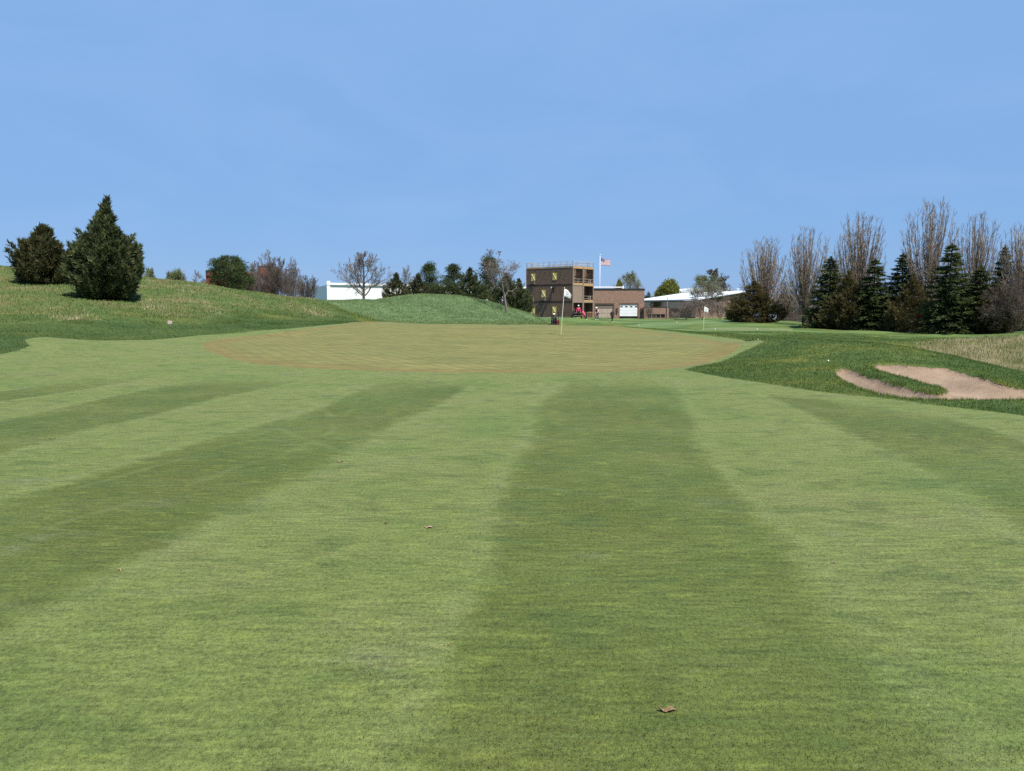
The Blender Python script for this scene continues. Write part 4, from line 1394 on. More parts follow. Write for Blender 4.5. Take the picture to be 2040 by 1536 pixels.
# --- evergreen understorey closing the belt
hd = cedar_mesh(131, 3.2, 4.2, 260, 44, plume=.8, wide=.08, lump=.2, up=.45, shoulder=.7)
HG = 'low evergreens closing the gaps of the right belt'
for u, tv, w, Y, lab in ((1470, 606, 44, 104, 'low dark evergreen under the left end of the right belt'), (1664, 602, 84, 86, 'low dark evergreen behind the first tall spruce'),
                         (1722, 590, 80, 82, 'low dark evergreen between first and second tall spruce'), (1776, 596, 84, 79, 'low dark evergreen between second and third green spruce'),
                         (1868, 596, 60, 74, 'low dark evergreen behind the left side of the largest blue spruce'), (1925, 580, 90, 72, 'low dark evergreen behind the two blue spruces'),
                         (1990, 580, 90, 70, 'low dark evergreen behind the slender spruce'), (2040, 590, 90, 68, 'low dark evergreen at the right picture edge')):
    place_tree('evergreen_shrub', lab, 'shrub', u, Y, tv, w, hd, (M_BARK, M_SPRUCE), (3.2, 4.2), u * .41, HG)

# ------------------------------------------------------------------ buildings
M_CONT = simple('brown_container_paint', (0.168, 0.102, 0.070), 0.55, 0.3, 0.18, 1.4)
M_CONT_FRAME = simple('brown_container_frame_paint', (0.26, 0.19, 0.14), 0.55, 0.3, 0.15, 2.0)
M_CONT_DARK = simple('dark_container_rail', (0.05, 0.036, 0.028), 0.6, 0.2, 0.2, 2.0)
M_YELLOW = simple('yellow_shutter_paint', (0.36, 0.27, 0.05), 0.6, 0.3, 0.12, 5.0)
M_YELLOW_PALE = simple('pale_yellow_paint', (0.74, 0.60, 0.22), 0.6, 0.3, 0.1, 5.0)
M_CREAM = simple('cream_brace', (0.82, 0.74, 0.42), .6)
M_WOOD = simple('new_lumber', (0.42, 0.27, 0.13), 0.8, 0.15, 0.25, 6.0)
M_RAIL = simple('galvanised_rail', (0.30, 0.25, 0.20), 0.5, 0.4, 0.15, 4.0)
M_ROOFRAIL = simple('pale_roof_rail', (0.52, 0.43, 0.33), 0.6, 0.3, 0.12, 4.0)
M_BLACK = simple('black_metal', (0.014, 0.014, 0.015), 0.5, 0.3, 0.2, 5.0)
M_WHITE = simple('white_paint', (0.78, 0.78, 0.76), 0.6, 0.3, 0.04, 1.0)
M_WHITE_WALL = simple('white_wall_paint', (0.72, 0.72, 0.70), 0.85, 0.15, 0.05, 0.2)
M_ROOF = simple('white_metal_roof', (0.62, 0.66, 0.72), 0.5, 0.3, 0.06, 0.3)
M_CAP = simple('dark_parapet_cap', (0.030, 0.026, 0.024), 0.5, 0.4, 0.2, 2.0)
M_TAN = simple('tan_garage_door', (0.40, 0.32, 0.25), 0.7, 0.2, 0.08, 1.0)
M_GLASS = simple('dark_window_glass', (0.018, 0.020, 0.022), 0.12, 0.5, 0.2, 1.0)
M_INSIDE = simple('gap_shade_dark', (0.030, 0.026, 0.024), 0.9, 0.1, 0.3, 1.0)
M_GREYBLUE = simple('grey_blue_siding', (0.36, 0.39, 0.44), 0.8, 0.2, 0.06, 0.6)
M_FENCE = simple('dark_weathered_fence_boards', (0.060, 0.046, 0.038), 0.9, 0.1, 0.35, 3.0)


def brick_mat(name, a, b, mortar, scale=1.0):
    m, t, o = mat_new(name)
    g = G(t)
    p = g.objc()
    s = N(t, 'ShaderNodeSeparateXYZ')
    g.l(p, s.inputs[0])
    cb = N(t, 'ShaderNodeCombineXYZ')
    g.l(g.math('ADD', s.outputs[0], s.outputs[1]), cb.inputs[0])
    g.l(s.outputs[2], cb.inputs[1])
    br = N(t, 'ShaderNodeTexBrick')
    setv(br, Color1=(*a, 1), Color2=(*b, 1), Mortar=(*mortar, 1), Scale=scale)
    br.inputs['Mortar Size'].default_value = 0.012
    br.inputs['Brick Width'].default_value = 0.40
    br.inputs['Row Height'].default_value = 0.135
    g.l(cb.outputs[0], br.inputs['Vector'])
    n = g.noise(p, 1.4, 5.0, 0.7)
    c = g.mix(g.smooth(n, 0.35, 0.7, 0, 0.45), br.outputs['Color'], tuple(x * .55 for x in a))
    g.l(g.bsdf(c, 0.9, 0.1), o.inputs[0])
    return m


M_BRICK = brick_mat('brown_brick', (0.33, 0.195, 0.135), (0.24, 0.135, 0.095), (0.30, 0.24, 0.20))
M_BRICK_RED = brick_mat('red_brick', (0.30, 0.060, 0.040), (0.24, 0.045, 0.032), (0.26, 0.10, 0.08))


def corrugated(name, L, H, mat, parent, M, pitch=0.28, depth=0.036, holes=()):
    """corrugated steel sheet in local x (length) and z (height), ribs along +y; M places it"""
    prof, x_ = [], 0.0
    while x_ < L - 1e-6:
        for dx, dy in ((0, 0), (.30, 0), (.42, depth), (.86, depth), (.98, 0)):
            xx = min(x_ + dx * pitch, L)
            if not prof or xx > prof[-1][0]:
                prof.append((xx, dy))
        x_ += pitch
    prof.append((L, 0))
    b = MB()
    cuts = sorted({0.0, H} | {z for h in holes for z in h[2:]})
    for i in range(len(prof) - 1):
        (xa, ya), (xb, yb) = prof[i], prof[i + 1]
        xm = (xa + xb) / 2
        for z0, z1 in zip(cuts, cuts[1:]):
            zm = (z0 + z1) / 2
            if any(h[0] < xm < h[1] and h[2] < zm < h[3] for h in holes):
                continue
            b.add([M @ Vector((xa, ya, z0)), M @ Vector((xb, yb, z0)), M @ Vector((xb, yb, z1)), M @ Vector((xa, ya, z1))], [(0, 1, 2, 3)])
    return b.obj(name, mat, parent)


TA = math.radians(40)
corner = at(1141, 612, 130.0)
zt0 = gz(corner.x, 131) - 0.05
tower = thing('container_tower', 'three storey brown tower of stacked containers with yellow shutters', 'tower', (corner.x, 130.0, zt0), math.pi - TA)
TL, TW, TH = 10.5, 3.25, (at(1141, 532.5, 130).z - zt0) / 3
# local frame: x along the long wall (away to the left), y outward from the long wall, containers at y < 0
WIN = {2: (.157, .62), 1: (.386, .869), 0: (.157, .616)}
LEDGE = {2: (.157,), 1: (.386,), 0: (.157, .616)}
for lev in range(3):
    z0 = lev * TH
    for row in range(2):
        y1 = -row * TW - .02 * row
        y0 = y1 - TW + .03
        c_o = MB().box((.05, y0 + .08, z0 + .02), (TL - .05, y1 - .08, z0 + .10)).obj('container', M_CONT_DARK, tower)
        MB().box((1.6, y0 + .08, z0 + TH - .13), (TL - .05, y1 - .08, z0 + TH - .06)).obj('container_roof', M_CONT_DARK, c_o)
        for xx in (0.0, TL - .16):
            for yy in (y0, y1 - .16):
                MB().box((xx, yy, z0 + .004), (xx + .16, yy + .16, z0 + TH - .004)).obj('corner_post', M_CONT_FRAME, c_o)
        for yy in (y0 + .012, y1 - .132):
            for za, zb_ in ((.004, .15), (TH - .124, TH - .004)):
                MB().box((.165, yy, z0 + za), (TL - .165, yy + .12, z0 + zb_)).obj('side_rail', M_CONT_DARK, c_o)
        for za, zb_ in ((.004, .17), (TH - .16, TH - .004)):
            MB().box((.012, y0 + .165, z0 + za), (.13, y1 - .165, z0 + zb_)).obj('end_rail', M_WOOD if lev == 2 or (lev == 1 and row) else M_CONT_FRAME, c_o)
        holes = []
        if row == 0:
            for f in WIN[lev]:
                xc = TL * (1 - f)
                holes.append((xc - .42, xc + .42, TH * .30 - .15, TH * .30 + 1.22 - .15))
        corrugated('side_wall', TL - .32, TH - .27, M_CONT, c_o, Matrix.Translation((.16, y1 - .06, z0 + .15)), holes=[(h[0] - .16, h[1] - .16, h[2], h[3]) for h in holes])
        corrugated('side_wall', TL - .32, TH - .27, M_CONT, c_o, Matrix.Translation((.16, y0 + .03, z0 + .15)))
        corrugated('back_wall', TW - .36, TH - .27, M_CONT, c_o, Matrix.Translation((TL - .06, y0 + .17, z0 + .15)) @ Matrix.Rotation(math.pi / 2, 4, 'Z'))
        Mend = Matrix.Rotation(math.pi / 2, 4, 'Z')
        if lev == 1 and row == 0:
            corrugated('end_wall', TW - .36, TH - .33, M_CONT_FRAME, c_o, Matrix.Translation((.08, y0 + .17, z0 + .17)) @ Mend, pitch=.3)
        else:
            corrugated('inner_wall', TW - .36, TH - .30, M_CONT, c_o, Matrix.Translation((1.5, y0 + .17, z0 + .15)) @ Mend, pitch=.3)
            # guard rail across the open end
            for zz in (.55, 1.02):
                MB().bar((.10, y0 + .165, z0 + zz), (.10, y1 - .165, z0 + zz), .035, 6).obj('guard_rail', M_RAIL, c_o)
            MB().box((.07, (y0 + y1) / 2 - .05, z0 + .17), (.14, (y0 + y1) / 2 + .05, z0 + 1.0)).obj('guard_post', M_RAIL, c_o)
            MB().box((.07, y0 + .17, z0 + .172), (.12, y1 - .17, z0 + .32)).obj('toe_board', M_WOOD if lev else M_CONT_FRAME, c_o)
            if lev == 2 and row == 0:
                st = MB()
                for k in range(7):
                    st.box((.25, y1 - .75, z0 + .35 + k * .3), (.31, y1 - .25, z0 + .40 + k * .3))
                st.box((.24, y1 - .80, z0 + .17), (.32, y1 - .75, z0 + 2.6)).box((.24, y1 - .25, z0 + .17), (.32, y1 - .20, z0 + 2.6))
                obj('ladder', st.mesh('ladder'), M_RAIL, c_o)
            if row == 1:
                MB().box((.30, y0 + .45, z0 + .10), (.55, y0 + .72, z0 + 1.0)).obj('stored_box', M_RAIL, c_o)
        # windows with yellow shutters
        for h in holes:
            zb_, zt_ = z0 + h[2] + .15, z0 + h[3] + .15
            wo = MB().box((h[0], y1 - .06, zb_), (h[1], y1 + .004, zt_)).obj('shutter', M_YELLOW_PALE, c_o)
            wf = MB()
            for a_, b_ in (((h[0] - .06, zb_ - .06), (h[1] + .06, zb_)), ((h[0] - .06, zt_), (h[1] + .06, zt_ + .06)), ((h[0] - .06, zb_), (h[0], zt_)), ((h[1], zb_), (h[1] + .06, zt_))):
                wf.box((a_[0], y1 - .09, a_[1]), (b_[0], y1 + .012, b_[1]))
            obj('shutter_frame', wf.mesh('shutter_frame'), M_YELLOW, c_o)
            d0, d1 = Vector((h[1] - .10, y1 + .01, zt_ - .1)), Vector((h[0] + .10, y1 + .01, zb_ + .12))
            MB().bar(d0, d1, .055, 4).obj('shutter_brace', M_CREAM, c_o)
            if any(abs(TL * (1 - f) - (h[0] + h[1]) / 2) < .01 for f in LEDGE[lev]):
                lg_ = MB().box((h[0] - .05, y1 + .02, zb_ - .62), (h[1] + .05, y1 + .20, zb_ - .14)).box((h[0] - .12, y1 + .015, zb_ - .14), (h[1] + .12, y1 + .30, zb_ - .07))
                obj('sill_box', lg_.mesh('sill_box'), M_CONT_FRAME, c_o)
# roof guard rails
ZR = 3 * TH
for (pa, pb_) in (((0.1, -.1), (TL - .1, -.1)), ((0.1, -.1), (0.1, -2 * TW + .1)), ((TL - .1, -.1), (TL - .1, -2 * TW + .1)), ((.1, -2 * TW + .1), (TL - .1, -2 * TW + .1))):
    A_, B_ = Vector((*pa, ZR)), Vector((*pb_, ZR))
    L_ = (B_ - A_).length
    n = max(2, int(L_ / 1.25))
    for zz in (.55, 1.05):
        MB().bar(A_ + Vector((0, 0, zz)), B_ + Vector((0, 0, zz)), .035, 5).obj('roof_rail', M_ROOFRAIL, tower)
    dd = (B_ - A_).normalized()
    nn = Vector((-dd.y, dd.x, 0)) * .02
    bd = MB()
    bd.add([A_ + nn + Vector((0, 0, .02)), B_ + nn + Vector((0, 0, .02)), B_ - nn + Vector((0, 0, .02)), A_ - nn + Vector((0, 0, .02)),
            A_ + nn + Vector((0, 0, .26)), B_ + nn + Vector((0, 0, .26)), B_ - nn + Vector((0, 0, .26)), A_ - nn + Vector((0, 0, .26))],
           [(0, 3, 2, 1), (4, 5, 6, 7), (0, 1, 5, 4), (1, 2, 6, 5), (2, 3, 7, 6), (3, 0, 4, 7)])
    obj('roof_toe_board', bd.mesh('roof_toe_board'), M_WOOD, tower)
    for k in range(n + 1):
        p_ = A_.lerp(B_, k / n)
        MB().box((p_.x - .04, p_.y - .04, ZR - .02), (p_.x + .04, p_.y + .04, ZR + 1.10)).obj('roof_rail_post', M_WOOD if k % 3 == 1 else M_ROOFRAIL, tower)
for k in range(8):     # rail brackets that stick out over the long wall
    xx = .9 + k * 1.22
    MB().box((xx - .04, .0, ZR - .10), (xx + .04, .22, ZR - .02)).obj('rail_bracket', M_CONT_DARK, tower)
# round black fitting jutting from the second storey
fx = TL * .40
ft = MB().bar((fx, -.05, TH * 1.86), (fx, .42, TH * 1.86), .17, 12)
ft.bar((fx, .30, TH * 1.86), (fx, .66, TH * 1.86), .27, 14)
fo = obj('round_fitting', ft.mesh('round_fitting'), M_BLACK, tower)
MB().bar((fx, .662, TH * 1.85), (fx, .69, TH * 1.85), .16, 12).obj('white_face', M_WHITE, fo)
MB().box((fx - .12, .1, TH * 1.5), (fx + .06, .2, TH * 1.8)).obj('bracket', M_BLACK, fo)
MB().bar((TL * .83, .06, TH * 1.0), (TL * .83, .06, TH * 1.42), .05, 6).obj('vent_pipe', M_RAIL, tower)

# --- brown brick garage
YB = 165.0
bx0, bx1 = xu(1178, YB), xu(1283.5, YB)
zb0 = -0.95
zpar = at(1230, 577.5, YB).z
gar = thing('brick_garage', 'flat roofed brown brick garage with two large doors', 'building', (bx0, YB, zb0))
W_, H_ = bx1 - bx0, zpar - zb0
dl = [(xu(1184, YB) - bx0, xu(1224, YB) - bx0), (xu(1233, YB) - bx0, xu(1272.5, YB) - bx0)]
dh = at(1230, 604.5, YB).z - zb0
wl = MB()
xs = [0, dl[0][0], dl[0][1], dl[1][0], dl[1][1], W_]
for a_, b_ in ((xs[0], xs[1]), (xs[2], xs[3]), (xs[4], xs[5])):
    wl.box((a_, 0, 0), (b_, .4, dh))
wl.box((0, 0, dh), (W_, .4, H_)).box((0, .4, 0), (.4, 14, H_)).box((W_ - .4, .4, 0), (W_, 14, H_)).box((.4, 13.6, 0), (W_ - .4, 14, H_)).box((.4, .4, H_ - .8), (W_ - .4, 13.6, H_ - .6))
obj('wall', wl.mesh('wall'), M_BRICK, gar)
cp = MB().box((-.08, -.08, H_ + .003), (W_ + .08, .5, H_ + .30)).box((-.08, .5, H_ + .003), (.5, 14.08, H_ + .30)).box((W_ - .5, .5, H_ + .003), (W_ + .08, 14.08, H_ + .30))
obj('parapet_cap', cp.mesh('parapet_cap'), M_CAP, gar)
for a_, b_ in dl:
    fr = MB().box((a_ + .003, .05, 0), (a_ + .20, .35, dh - .003)).box((b_ - .20, .05, 0), (b_ - .003, .35, dh - .003)).box((a_ + .2, .05, dh - .22), (b_ - .2, .35, dh - .003))
    obj('door_frame', fr.mesh('door_frame'), simple('brown_trim_%d' % int(a_ * 10), (0.16, 0.10, 0.075), .7), gar)
# white sectional door with four small panes
a_, b_ = dl[1][0] + .2, dl[1][1] - .2
dtop = dh - .22
door = MB().box((a_, .22, .55), (b_, .26, dtop)).obj('garage_door', M_WHITE, gar, label='white garage door with a row of small dark panes')
pw = (b_ - a_)
for k in range(4):
    MB().box((a_ + .02, .17, .57 + k * (dtop - .57) / 4), (b_ - .02, .219, .57 + (k + 1) * (dtop - .57) / 4 - .03)).obj('panel', M_WHITE, door)
for k in range(4):
    xc = a_ + pw * (.10 + .27 * k)
    MB().box((xc - .27, .155, dtop - .62), (xc + .27, .169, dtop - .36)).obj('pane', M_GLASS, door)
MB().box((a_, .3, .0), (b_, .32, .55)).obj('gap_shade_sheet', M_INSIDE, gar)  # dark sheet painted for the shade below the raised door
# tan door half raised, things stored behind
a_, b_ = dl[0][0] + .2, dl[0][1] - .2
d2 = MB().box((a_, .22, dtop - .75), (b_, .26, dtop)).obj('door_header', simple('brown_door_header', (0.20, 0.15, 0.12), .7), gar)
d3 = MB().box((a_, .30, .2), (b_, .33, dtop - .75)).obj('garage_door', M_TAN, gar, label='tan door of the left garage bay')
for k in range(3):
    for j in range(2):
        MB().box((a_ + .06 + k * (b_ - a_) / 3, .26, .25 + j * 1.0), (a_ + (k + 1) * (b_ - a_) / 3 - .06, .299, 1.17 + j * 1.0)).obj('panel', M_TAN, d3)
for u_ in (1229.3, 1277.5):
    xl = xu(u_, YB) - bx0
    lm = MB().box((xl - .16, -.22, 1.35), (xl + .16, -.002, 2.25)).box((xl - .10, -.20, 1.2), (xl + .10, -.03, 1.35)).box((xl - .19, -.25, 2.25), (xl + .19, -.002, 2.33))
    obj('wall_lamp', lm.mesh('wall_lamp'), simple('dark_brown_lamp_%d' % int(u_), (.09, .05, .035), .5), gar)
MB().bar((.3, 3.0, H_ + .62), (7.2, 3.0, H_ + .62), .13, 8).obj('roof_pipe', M_WHITE, gar)
for xx in (.2, 7.2):
    MB().box((xx, 2.7, H_ - .7), (xx + .4, 3.3, H_ + .95)).obj('roof_vent', M_WHITE, gar)

# low brick wing with a strip window
YW = 163.0
wx0, wx1 = xu(1283.9, YW), xu(1333, YW)
zwt = at(1300, 612.5, YW).z
wing = thing('brick_wing', 'low brown brick wing with dark strip window right of the garage', 'building', (wx0, YW, zb0))
ww_, hw_ = wx1 - wx0, zwt - zb0
sa, sb_ = xu(1290, YW) - wx0, xu(1325, YW) - wx0
st_, sb0 = at(1300, 626, YW).z - zb0, .25
w = MB().box((0, 0, 0), (sa, .3, hw_)).box((sb_, 0, 0), (ww_, .3, hw_)).box((sa, 0, st_), (sb_, .3, hw_)).box((sa, 0, 0), (sb_, .3, sb0)).box((0, .3, 0), (.3, 8, hw_)).box((ww_ - .3, .3, 0), (ww_, 8, hw_)).box((.3, .3, hw_ - .4), (ww_ - .3, 8, hw_ - .2))
obj('wall', w.mesh('wall'), M_BRICK, wing)
MB().box((-.05, -.05, hw_ + .003), (ww_ + .05, .4, hw_ + .14)).obj('coping', M_CAP, wing)
win = MB().box((sa, .14, sb0), (sb_, .17, st_)).obj('window', M_GLASS, wing)
for k in range(1, 4):
    xk = sa + (sb_ - sa) * k / 4
    MB().box((xk - .05, .08, sb0), (xk + .05, .139, st_)).obj('mullion', M_RAIL, win)
MB().bar((xu(1329, YW) - wx0, -.2, 0), (xu(1329, YW) - wx0, -.2, at(1329, 591, YW).z - zb0), .07, 6).obj('downpipe', M_RAIL, wing)

# long brick hall under a white roof
Pc = at(1386, 612, 172.0)
Pl = at(1270, 612, 202.0)
Pr = at(1482, 612, 188.0)
hall = thing('brick_hall', 'long brick hall with low white sloping roof and dark eave', 'building', (Pc.x, Pc.y, zb0))
o2 = Vector((Pc.x, Pc.y, 0))
vl = Vector((Pl.x, Pl.y, 0)) - o2
vr = Vector((Pr.x, Pr.y, 0)) - o2
ze = at(1386, 598.0, 172).z - zb0
zr = at(1482, 582.0, 188).z - zb0
def qd(b, pts):
    b.add(pts, [tuple(range(len(pts)))])
Z = Vector((0, 0, 1))
w = MB()
back = vl + vr
off1 = vl.normalized() * .35
def wallq(b, A, B, ha, hb, th):
    d = (B - A).normalized()
    n = Vector((d.y, -d.x, 0))
    b.add([A, B, B + Z * hb, A + Z * ha, A + n * th, B + n * th, B + n * th + Z * hb, A + n * th + Z * ha], [(0, 1, 2, 3), (7, 6, 5, 4), (0, 4, 5, 1), (1, 5, 6, 2), (2, 6, 7, 3), (3, 7, 4, 0)])
O_ = Vector((0, 0, 0))
wallq(w, O_, vl, ze - .1, ze - .1, .3)
wallq(w, vr, O_ + vr.normalized() * .31, zr - .1, ze - .1 + .02, .3)
wallq(w, vl, back, ze - .1, zr - .1, .3)
obj('wall', w.mesh('wall'), M_BRICK, hall)
ov = 1.0
e_r, e_l = vr.normalized(), vl.normalized()
A0 = -e_l * ov - e_r * ov * 1.2 + Z * (ze - .05)
A1 = vl + e_l * ov - e_r * ov * 1.2 + Z * (ze - .05)
B1 = back + e_l * ov + Z * (zr + .05)
B0 = vr - e_l * ov + Z * (zr + .05)
rf = MB()
t_ = Z * .28
rf.add([A0, A1, B1, B0, A0 + t_, A1 + t_, B1 + t_, B0 + t_], [(0, 3, 2, 1), (4, 5, 6, 7), (0, 1, 5, 4), (1, 2, 6, 5), (2, 3, 7, 6), (3, 0, 4, 7)])
roof = obj('roof', rf.mesh('roof'), M_ROOF, hall)
for k in range(1, 15):
    p0, p1 = A0.lerp(A1, k / 15) + t_, B0.lerp(B1, k / 15) + t_
    MB().bar(p0 + Z * .02, p1 + Z * .02, .05, 4).obj('seam', M_ROOF, roof)
# laid on the hall walls: painted eave shade, door and window
def onwall(A, d, n, a, b, z0_, z1_, th=.06):
    bb = MB()
    P0, P1 = A + d * a, A + d * b
    bb.add([P0 + Z * z0_, P1 + Z * z0_, P1 + Z * z1_, P0 + Z * z1_, P0 + n * th + Z * z0_, P1 + n * th + Z * z0_, P1 + n * th + Z * z1_, P0 + n * th + Z * z1_],
           [(0, 1, 2, 3), (7, 6, 5, 4), (0, 4, 5, 1), (1, 5, 6, 2), (2, 6, 7, 3), (3, 7, 4, 0)])
    return bb
nl = Vector((-e_l.y, e_l.x, 0)); nl = nl if nl.y < 0 else -nl
nr_ = Vector((-e_r.y, e_r.x, 0)); nr_ = nr_ if nr_.y < 0 else -nr_
onwall(nl * .004, e_l, nl, 1.0, vl.length - 1, ze - 1.9, ze - .3).obj('eave_shade_panel', M_GLASS, hall)  # dark panel standing in for the shade below the eave
onwall(nl * .004, e_l, nl, 2.0, 3.2, .05, 2.6).obj('door', M_CAP, hall)
onwall(nr_ * .004 , e_r, nr_, vr.length * .72, vr.length * .98, 1.0, 2.9).obj('window', M_GLASS, hall)
MB().lathe([(.25, 0), (.25, .5), (.4, .55), (.4, .7)], 10, tuple(B0.lerp(B1, .12) + t_)).obj('roof_vent', M_WHITE, roof)
rear = thing('white_roof_hall', 'far white roof rising above the brick hall', 'building', (xu(1412, 240), 240, zb0))
hw = (xu(1478, 240) - xu(1352, 240)) / 2
zrr = at(1412, 573, 240).z - zb0
MB().prism([(-hw, 0), (hw, 0), (hw, zrr - 1.6), (-hw, zrr - 1.6)], 0, 20, 'Y').obj('wall', M_WHITE_WALL, rear)
MB().prism([(-hw - .8, zrr - 1.59), (hw + .8, zrr - 1.59), (hw * .5, zrr - .1), (0, zrr), (-hw * .6, zrr - .15)], -.6, 20.6, 'Y').obj('roof', M_ROOF, rear)

# white warehouse on the left
Y1, Y2 = 190.0, 232.0
pa, pb2, pl_ = Vector((xu(653, Y1), Y1, 0)), Vector((xu(1090, Y2), Y2, 0)), Vector((xu(625, 222), 222, 0))
zw = at(653, 567.5, Y1).z - zb0
wh = thing('white_warehouse', 'long plain white warehouse behind the mound and bare tree', 'building', (pa.x, pa.y, zb0))
d1, d2_ = pb2 - pa, pl_ - pa
bw = MB()
poly = [Vector((0, 0, 0)), d1, d1 + d2_, d2_]
bw.add([*poly, *[p + Z * zw for p in poly]], [(0, 1, 5, 4), (1, 2, 6, 5), (2, 3, 7, 6), (3, 0, 4, 7), (0, 3, 2, 1), (4, 5, 6, 7)])
obj('wall', bw.mesh('wall'), M_WHITE_WALL, wh)
e1_ = d1.normalized()
n1 = Vector((e1_.y, -e1_.x, 0)); n1 = n1 if n1.y < 0 else -n1
onwall(n1 * .01 - e1_ * .3, e1_, n1, 0, d1.length + .6, zw + .02, zw + .55, .35).obj('parapet', M_WHITE, wh)
onwall(n1 * .01 - e1_ * .2, e1_, n1, 0, .9, 0, zw + 1.0, .25).obj('corner_pier', M_WHITE, wh)
onwall(n1 * .01, e1_, n1, 4.5, 6.5, .0, 3.4, .08).obj('door', simple('pale_grey_door', (.5, .5, .49), .6), wh)
for k in range(6):
    onwall(n1 * .01, e1_, n1, 14 + 8 * k, 14.25 + 8 * k, 0, zw, .10).obj('wall_rib', M_WHITE_WALL, wh)
e2_ = d2_.normalized()
n2_ = Vector((e2_.y, -e2_.x, 0)); n2_ = n2_ if n2_.x < 0 else -n2_
for k in range(2):
    onwall(n2_ * .01, e2_, n2_, 8 + 10 * k, 10 + 10 * k, 2.2, 3.8, .08).obj('window', M_GLASS, wh)

# red brick house behind the round pine
YH = 112.0
rz0 = gz(xu(470, YH), YH) - .3
house = thing('red_brick_house', 'red brick house with stepped towers half hidden by bare trees', 'house', (xu(470, YH), YH, rz0))
def hx(u): return xu(u, YH) - xu(470, YH)
def hz(v): return at(470, v, YH).z - rz0
MB().box((hx(413), 0, 0), (hx(500), 6, hz(549))).box((hx(500) + .01, -.3, 0), (hx(518) - .01, 5, hz(546))).obj('wall', M_BRICK_RED, house)
MB().box((hx(518), -.6, 0), (hx(538), 3, hz(531.5))).obj('brick_tower', M_BRICK_RED, house)
MB().box((hx(411.5), .2, 0), (hx(414.6) - .02, 1.2, hz(538))).obj('chimney', M_CAP, house)
MB().prism([(hx(412), hz(549) + .01), (hx(501), hz(549) + .01), (hx(490), hz(540)), (hx(425), hz(540))], -.2, 6.2, 'Y').obj('roof', simple('red_roof', (.20, .06, .045), .8), house)
MB().box((hx(517.4), -.66, hz(531.5) + .003), (hx(538.6), 3.06, hz(530))).obj('tower_cap', M_CAP, house)
for uu in (506, 526):
    MB().box((hx(uu), -.68, hz(568)), (hx(uu + 5), -.61, hz(556))).obj('window', M_GLASS, house)

# grey-blue house and dark fence behind the right tree belt
YG = 118.0
gx = xu(1590, YG)
gh = thing('grey_house', 'grey blue sided house seen below the trees on the right', 'house', (gx, YG, -1.0))
gw = (xu(1645, YG) - xu(1528, YG)) / 2
ghh = at(1590, 612, YG).z + 1.0
for k in range(9):
    z0_, z1_ = k * ghh / 9, (k + 1) * ghh / 9
    MB().box((-gw, -.02 * (k % 1), z0_), (gw, 8, z1_ - .012)).obj('siding_board', M_GREYBLUE, gh)
MB().prism([(-gw - .4, ghh), (gw + .4, ghh), (0, ghh + 2.0)], -.5, 8.5, 'Y').obj('roof', simple('grey_shingle_roof', (.16, .16, .17), .9), gh)
for k in (-.45, .3):
    w_ = MB().box((gw * k, -.08, .9), (gw * k + 1.2, -.021, 2.2)).obj('window', M_GLASS, gh)
    MB().box((gw * k - .1, -.1, .8), (gw * k + 1.3, -.022, .89)).obj('sill', M_WHITE, gh)
fen = thing('board_fence', 'dark weathered board fence under the upright bare trees', 'fence', (xu(1548, 100), 100, gz(xu(1575, 100), 100)))
fw = xu(1650, 100) - xu(1548, 100)
k = 0
xx = 0.0
while xx < fw:
    hb = 1.55 + .05 * math.sin(k * 2.3)
    MB().box((xx, 0, -.25), (xx + .17, .03, hb)).obj('board', M_FENCE, fen)
    xx += .19
    k += 1
for zz in (.3, 1.2):
    MB().box((0, .035, zz), (fw, .09, zz + .1)).obj('fence_rail', M_FENCE, fen)

# ------------------------------------------------------------------ flags
M_POLE = simple('fibreglass_pole', (0.74, 0.74, 0.62), 0.4, 0.4, 0.06, 1.0)
M_POLE_GREY = simple('grey_white_pole', (0.66, 0.70, 0.74), 0.4, 0.4, 0.05, 1.0)
M_CLOTH = simple('white_flag_cloth', (0.80, 0.80, 0.78), 0.85, 0.1, 0.03, 4.0)
M_PRINT = simple('dark_flag_print', (0.05, 0.055, 0.06), 0.85, 0.1, 0.1, 4.0)
M_RED = simple('flag_red', (0.40, 0.03, 0.035), 0.85, 0.1, 0.05, 4.0)
M_NAVY = simple('flag_navy', (0.018, 0.035, 0.11), 0.85, 0.1, 0.05, 4.0)
M_HOLE = simple('cup_liner', (0.05, 0.05, 0.045), 0.8)


def sheet(name, fn, nu, nv, mat, parent, th=0.003, u0=0., u1=1., v0=0., v1=1.):
    """thin cloth with thickness: fn(u, v) -> point"""
    P = [[Vector(fn(u0 + (u1 - u0) * i / nu, v0 + (v1 - v0) * j / nv)) for j in range(nv + 1)] for i in range(nu + 1)]
    b = MB()
    k = nv + 1
    front = [P[i][j] + Vector((0, -th, 0)) for i in range(nu + 1) for j in range(k)]
    backv = [P[i][j] + Vector((0, th, 0)) for i in range(nu + 1) for j in range(k)]
    n = len(front)
    fs = []
    for i in range(nu):
        for j in range(nv):
            a = i * k + j
            fs.append((a, a + k, a + k + 1, a + 1))
            fs.append((n + a, n + a + 1, n + a + k + 1, n + a + k))
    for i in range(nu):
        for j in (0, nv):
            a = i * k + j
            fs.append((a, a + k, n + a + k, n + a))
    for j in range(nv):
        for i in (0, nu):
            a = i * k + j
            fs.append((a, a + 1, n + a + 1, n + a))
    b.add(front + backv, fs)
    return b.obj(name, mat, parent, True)


